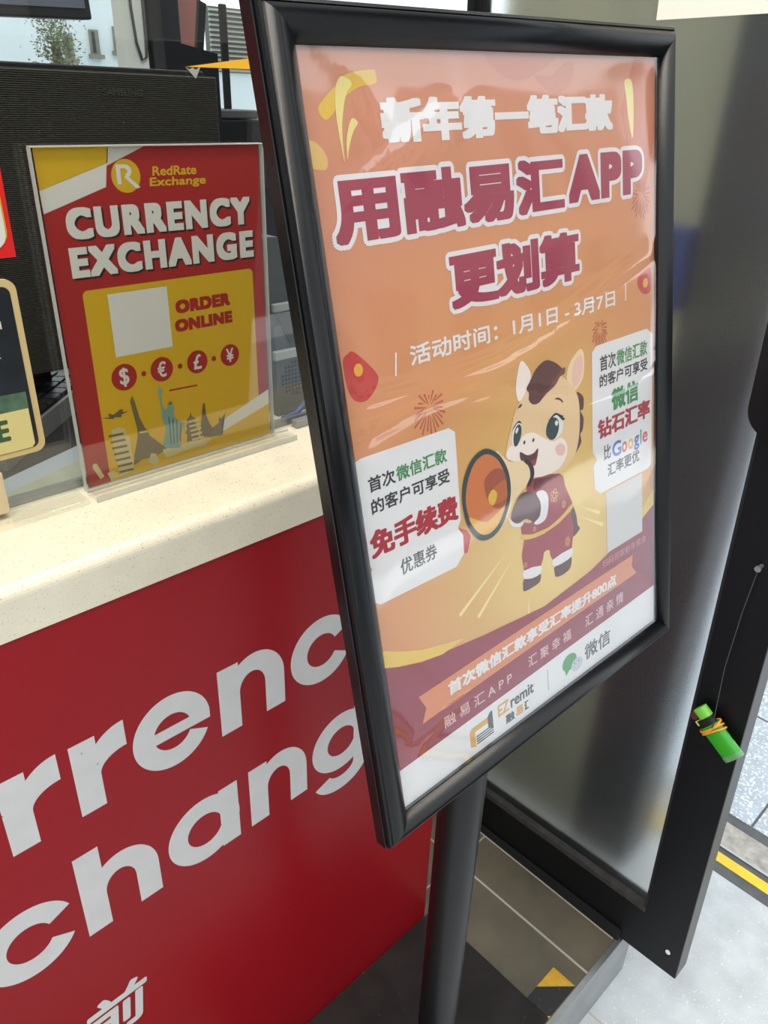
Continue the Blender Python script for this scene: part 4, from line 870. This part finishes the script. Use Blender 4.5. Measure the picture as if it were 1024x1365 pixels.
# ---------------------------------------------------------------- outdoors beyond the back window
b = MB(); b.box(1.4, 3.05, 5.0, 5.2, LOW, 2.4); fa = empty('building', (0, 0, 0))  # building and tree stand in for the street reflected in the glass screen
tag(fa, 'pale building with three narrow windows between the screens, standing in for a street reflection in the glass', 'building')
b.build('wall', M['facade'], fa)
for (x0, x1, z0, z1) in ((2.245, 2.300, 1.545, 1.665), (2.405, 2.460, 1.575, 1.70), (2.555, 2.605, 1.60, 1.725)):
    b = MB(); b.box(x0, x1, 4.985, 4.999, z0, z1); b.box(x0 + .012, x1 - .028, 4.978, 4.984, z0 + .01, z1 - .01, 1); b.box(x0 - .015, x1 + .012, 4.96, 4.999, z0 - .022, z0, 2); b.build('window', [M['sill'], M['dark_glass'], M['sill']], fa)
tr_ = empty('tree', (2.1, 4.6, LOW)); tag(tr_, 'olive green tree in front of the pale building, part of the same stand-in reflection', 'tree')
b = MB(); b.tube([(0, 0, 0), (-.02, 0, .8), (-.06, 0, 1.5), (-.07, .02, 1.75)], [.06, .05, .04, .02], n=10); b.build('trunk', M['bark'], tr_)
b = MB(); rnd = random.Random(3)
for k in range(1500):
    c = Vector((rnd.gauss(-.075, .045), rnd.gauss(0, .06), rnd.gauss(1.74, .12))); d = Vector((rnd.uniform(-1, 1), rnd.uniform(-1, 1), rnd.uniform(-1, 1))).normalized(); e_ = d.orthogonal().normalized()
    b.add([c, c + d * .011 + e_ * .005, c + d * .022, c + d * .011 - e_ * .005], [(0, 1, 2, 3)])
b.build('foliage', M['leaf'], tr_)
sb = empty('slatted_building', (0, 0, 0)); tag(sb, 'grey slatted building front seen behind the router aerials', 'building')
b = MB(); b.box(3.12, 7.2, 5.05, 5.3, LOW, 1.52); b.build('wall', M['facade'], sb)
b = MB()
for k in range(13): z = 1.525 + .028 * k; b.prism([(5.05, z), (5.02, z + .004), (5.05, z + .026)], 3.26, 7.2, tf=lambda x, y, zz: (zz, x, y))
for k in range(13): z = 1.525 + .028 * k; b.box(3.26, 7.2, 5.035, 5.05, z + .019, z + .027, 1)
b.box(3.26, 7.2, 5.05, 5.1, 1.52, 1.89, 1); b.build('slats', [M['slats'], mat('slat_gap', rgb(92, 92, 86), .8)], sb)

# ---------------------------------------------------------------- small things
ht = empty('hazard_tape', (.8, .315, 0)); tag(ht, 'yellow and black hazard tape along the metal step edge', 'floor tape')
b = MB(); x0, x1, y0, y1 = -.9, .848, .323, .3705
b.flat([(x0 - .8, y0 - .315), (x1 - .8, y0 - .315), (x1 - .8, y1 - .315), (x0 - .8, y1 - .315)], .0007, 0)
def stripe(xa):
    # diagonal band, cut at the tape end
    pts = [(xa, y0), (xa + .048, y1), (xa + .008, y1), (xa - .045, y0)]
    pts = [(min(x, x1), y) for x, y in pts]; return pts
b.flat([(x1, y0 + .001), (x1 - .003, y1), (x1 - .073, y1)][0:3] and [(x1 - .8, y0 - .315), (x1 - .8, y1 - .315), (x1 - .8 - .052, y1 - .315)], .0009, 1)
for k in range(9):
    xa = x1 - .075 - .118 * k; b.flat([(xa - .8, y0 - .315), (xa - .8 - .055, y0 - .315), (xa - .8 - .11, y1 - .315), (xa - .8 - .055, y1 - .315)], .0009, 1)
b.build('tape', [mat('tape_black', rgb(36, 34, 36), .55, speck=(220, .70, rgb(150, 140, 130))), mat('tape_yellow', rgb(206, 160, 40), .5, noise=(60, .12))], ht)
# white paper on the door
b = MB(); dM = Matrix.Translation((.985, .205, .012)) @ Matrix.Rotation(DA, 4, 'X')
def ondoor(y, z, x=-.001): return (dM.inverted() @ Vector((.985 + x, y, z)))
pts = [ondoor(.566, 1.4925), ondoor(.33, 1.496), ondoor(.345, 1.79), ondoor(.578, 1.787)]
b.add([(dM @ Vector((.0095, p.y, p.z)))[:] for p in pts] + [(dM @ Vector((.0103, p.y, p.z)))[:] for p in pts], [(0, 1, 2, 3)[::-1], (4, 5, 6, 7), (0, 1, 5, 4), (1, 2, 6, 5), (2, 3, 7, 6), (3, 0, 4, 7)])
tag(b.build('paper_notice', mat('cream_paper', rgb(222, 220, 208), .7)), 'white paper sheet stuck on the door glass at the top right', 'paper')
# lighter hanging on its string from the knob
def dpt(y, z, x): return dM @ Vector((x, y, z))
lg = empty('lighter'); tag(lg, 'green gas lighter with an orange rubber band hanging on the black door', 'lighter')
A = Vector((.968, .2905, .606)); Bv = Vector((.965, .2215, .5600)); ax = (Bv - A).normalized(); up_ = Vector((-1, 0, 0)); up_ = (up_ - ax * up_.dot(ax)).normalized(); sd = ax.cross(up_)
LM = Matrix((sd, up_, ax)).transposed().to_4x4(); LM.translation = A; lg.matrix_world = LM; LL = (Bv - A).length
def oval(a_, c_, n=20, pw_=.75): return [(a_ * math.copysign(abs(math.cos(2 * PI * i / n)) ** pw_, math.cos(2 * PI * i / n)), c_ * math.copysign(abs(math.sin(2 * PI * i / n)) ** pw_, math.sin(2 * PI * i / n))) for i in range(n)]
lgreen = mat('lighter_green', rgb(70, 190, 50), .15, trans=.35); lcap = mat('lighter_cap_green', rgb(120, 196, 70), .35)
b = MB(); b.prism(oval(.0172, .0075), .026, LL - .008); b.build('body', lgreen, lg)
b = MB(); b.prism(oval(.0175, .0078), LL - .008, LL); b.build('base_cap', mat('lighter_clear', rgb(150, 214, 150), .1, trans=.6), lg)
b = MB(); b.prism(oval(.0150, .0070), .014, .0258); b.build('collar', M['plastic_dark'], lg)
b = MB(); b.prism(oval(.0115, .0072), -.002, .014, tf=lambda x, y, z: (x - .0045, y, z)); b.build('shield', lcap, lg)
b = MB(); b.tube([(.0115, -.004, .005), (.0115, .004, .005)], .0062, n=14); b.build('flint_wheel', mat('flint_wheel', rgb(80, 34, 40), .5), lg)
b = MB(); b.box(.007, .016, -.005, .005, .013, .021, bev=.001); b.build('trigger', mat('lighter_trigger', rgb(196, 200, 120), .4), lg)
rbm = mat('orange_rubber', rgb(224, 150, 50), .5); b = MB()
for k, zz in enumerate((.028, .031, .034, .037)):
    pts_ = [(x * 1.14, y * 1.22, zz + .003 * math.sin(2 * PI * i / 20 + k * 1.3)) for i, (x, y) in enumerate(oval(.0172, .0075))]; b.tube(pts_ + pts_[:1], .0016, n=8, caps=False)
b.build('rubber_band', rbm, lg)
kn = dM @ Vector((-.011, .034, .850)); tip = LM @ Vector((-.008, .0105, .030))
b = MB(); b.tube([kn, kn.lerp(tip, .25) + Vector((-.001, .004, 0)), kn.lerp(tip, .6) + Vector((-.001, .006, 0)), tip], .0007, n=6)
tag(b.build('string', mat('grey_string', rgb(60, 60, 64), .8)), 'thin grey string from the door knob to the green lighter', 'string')
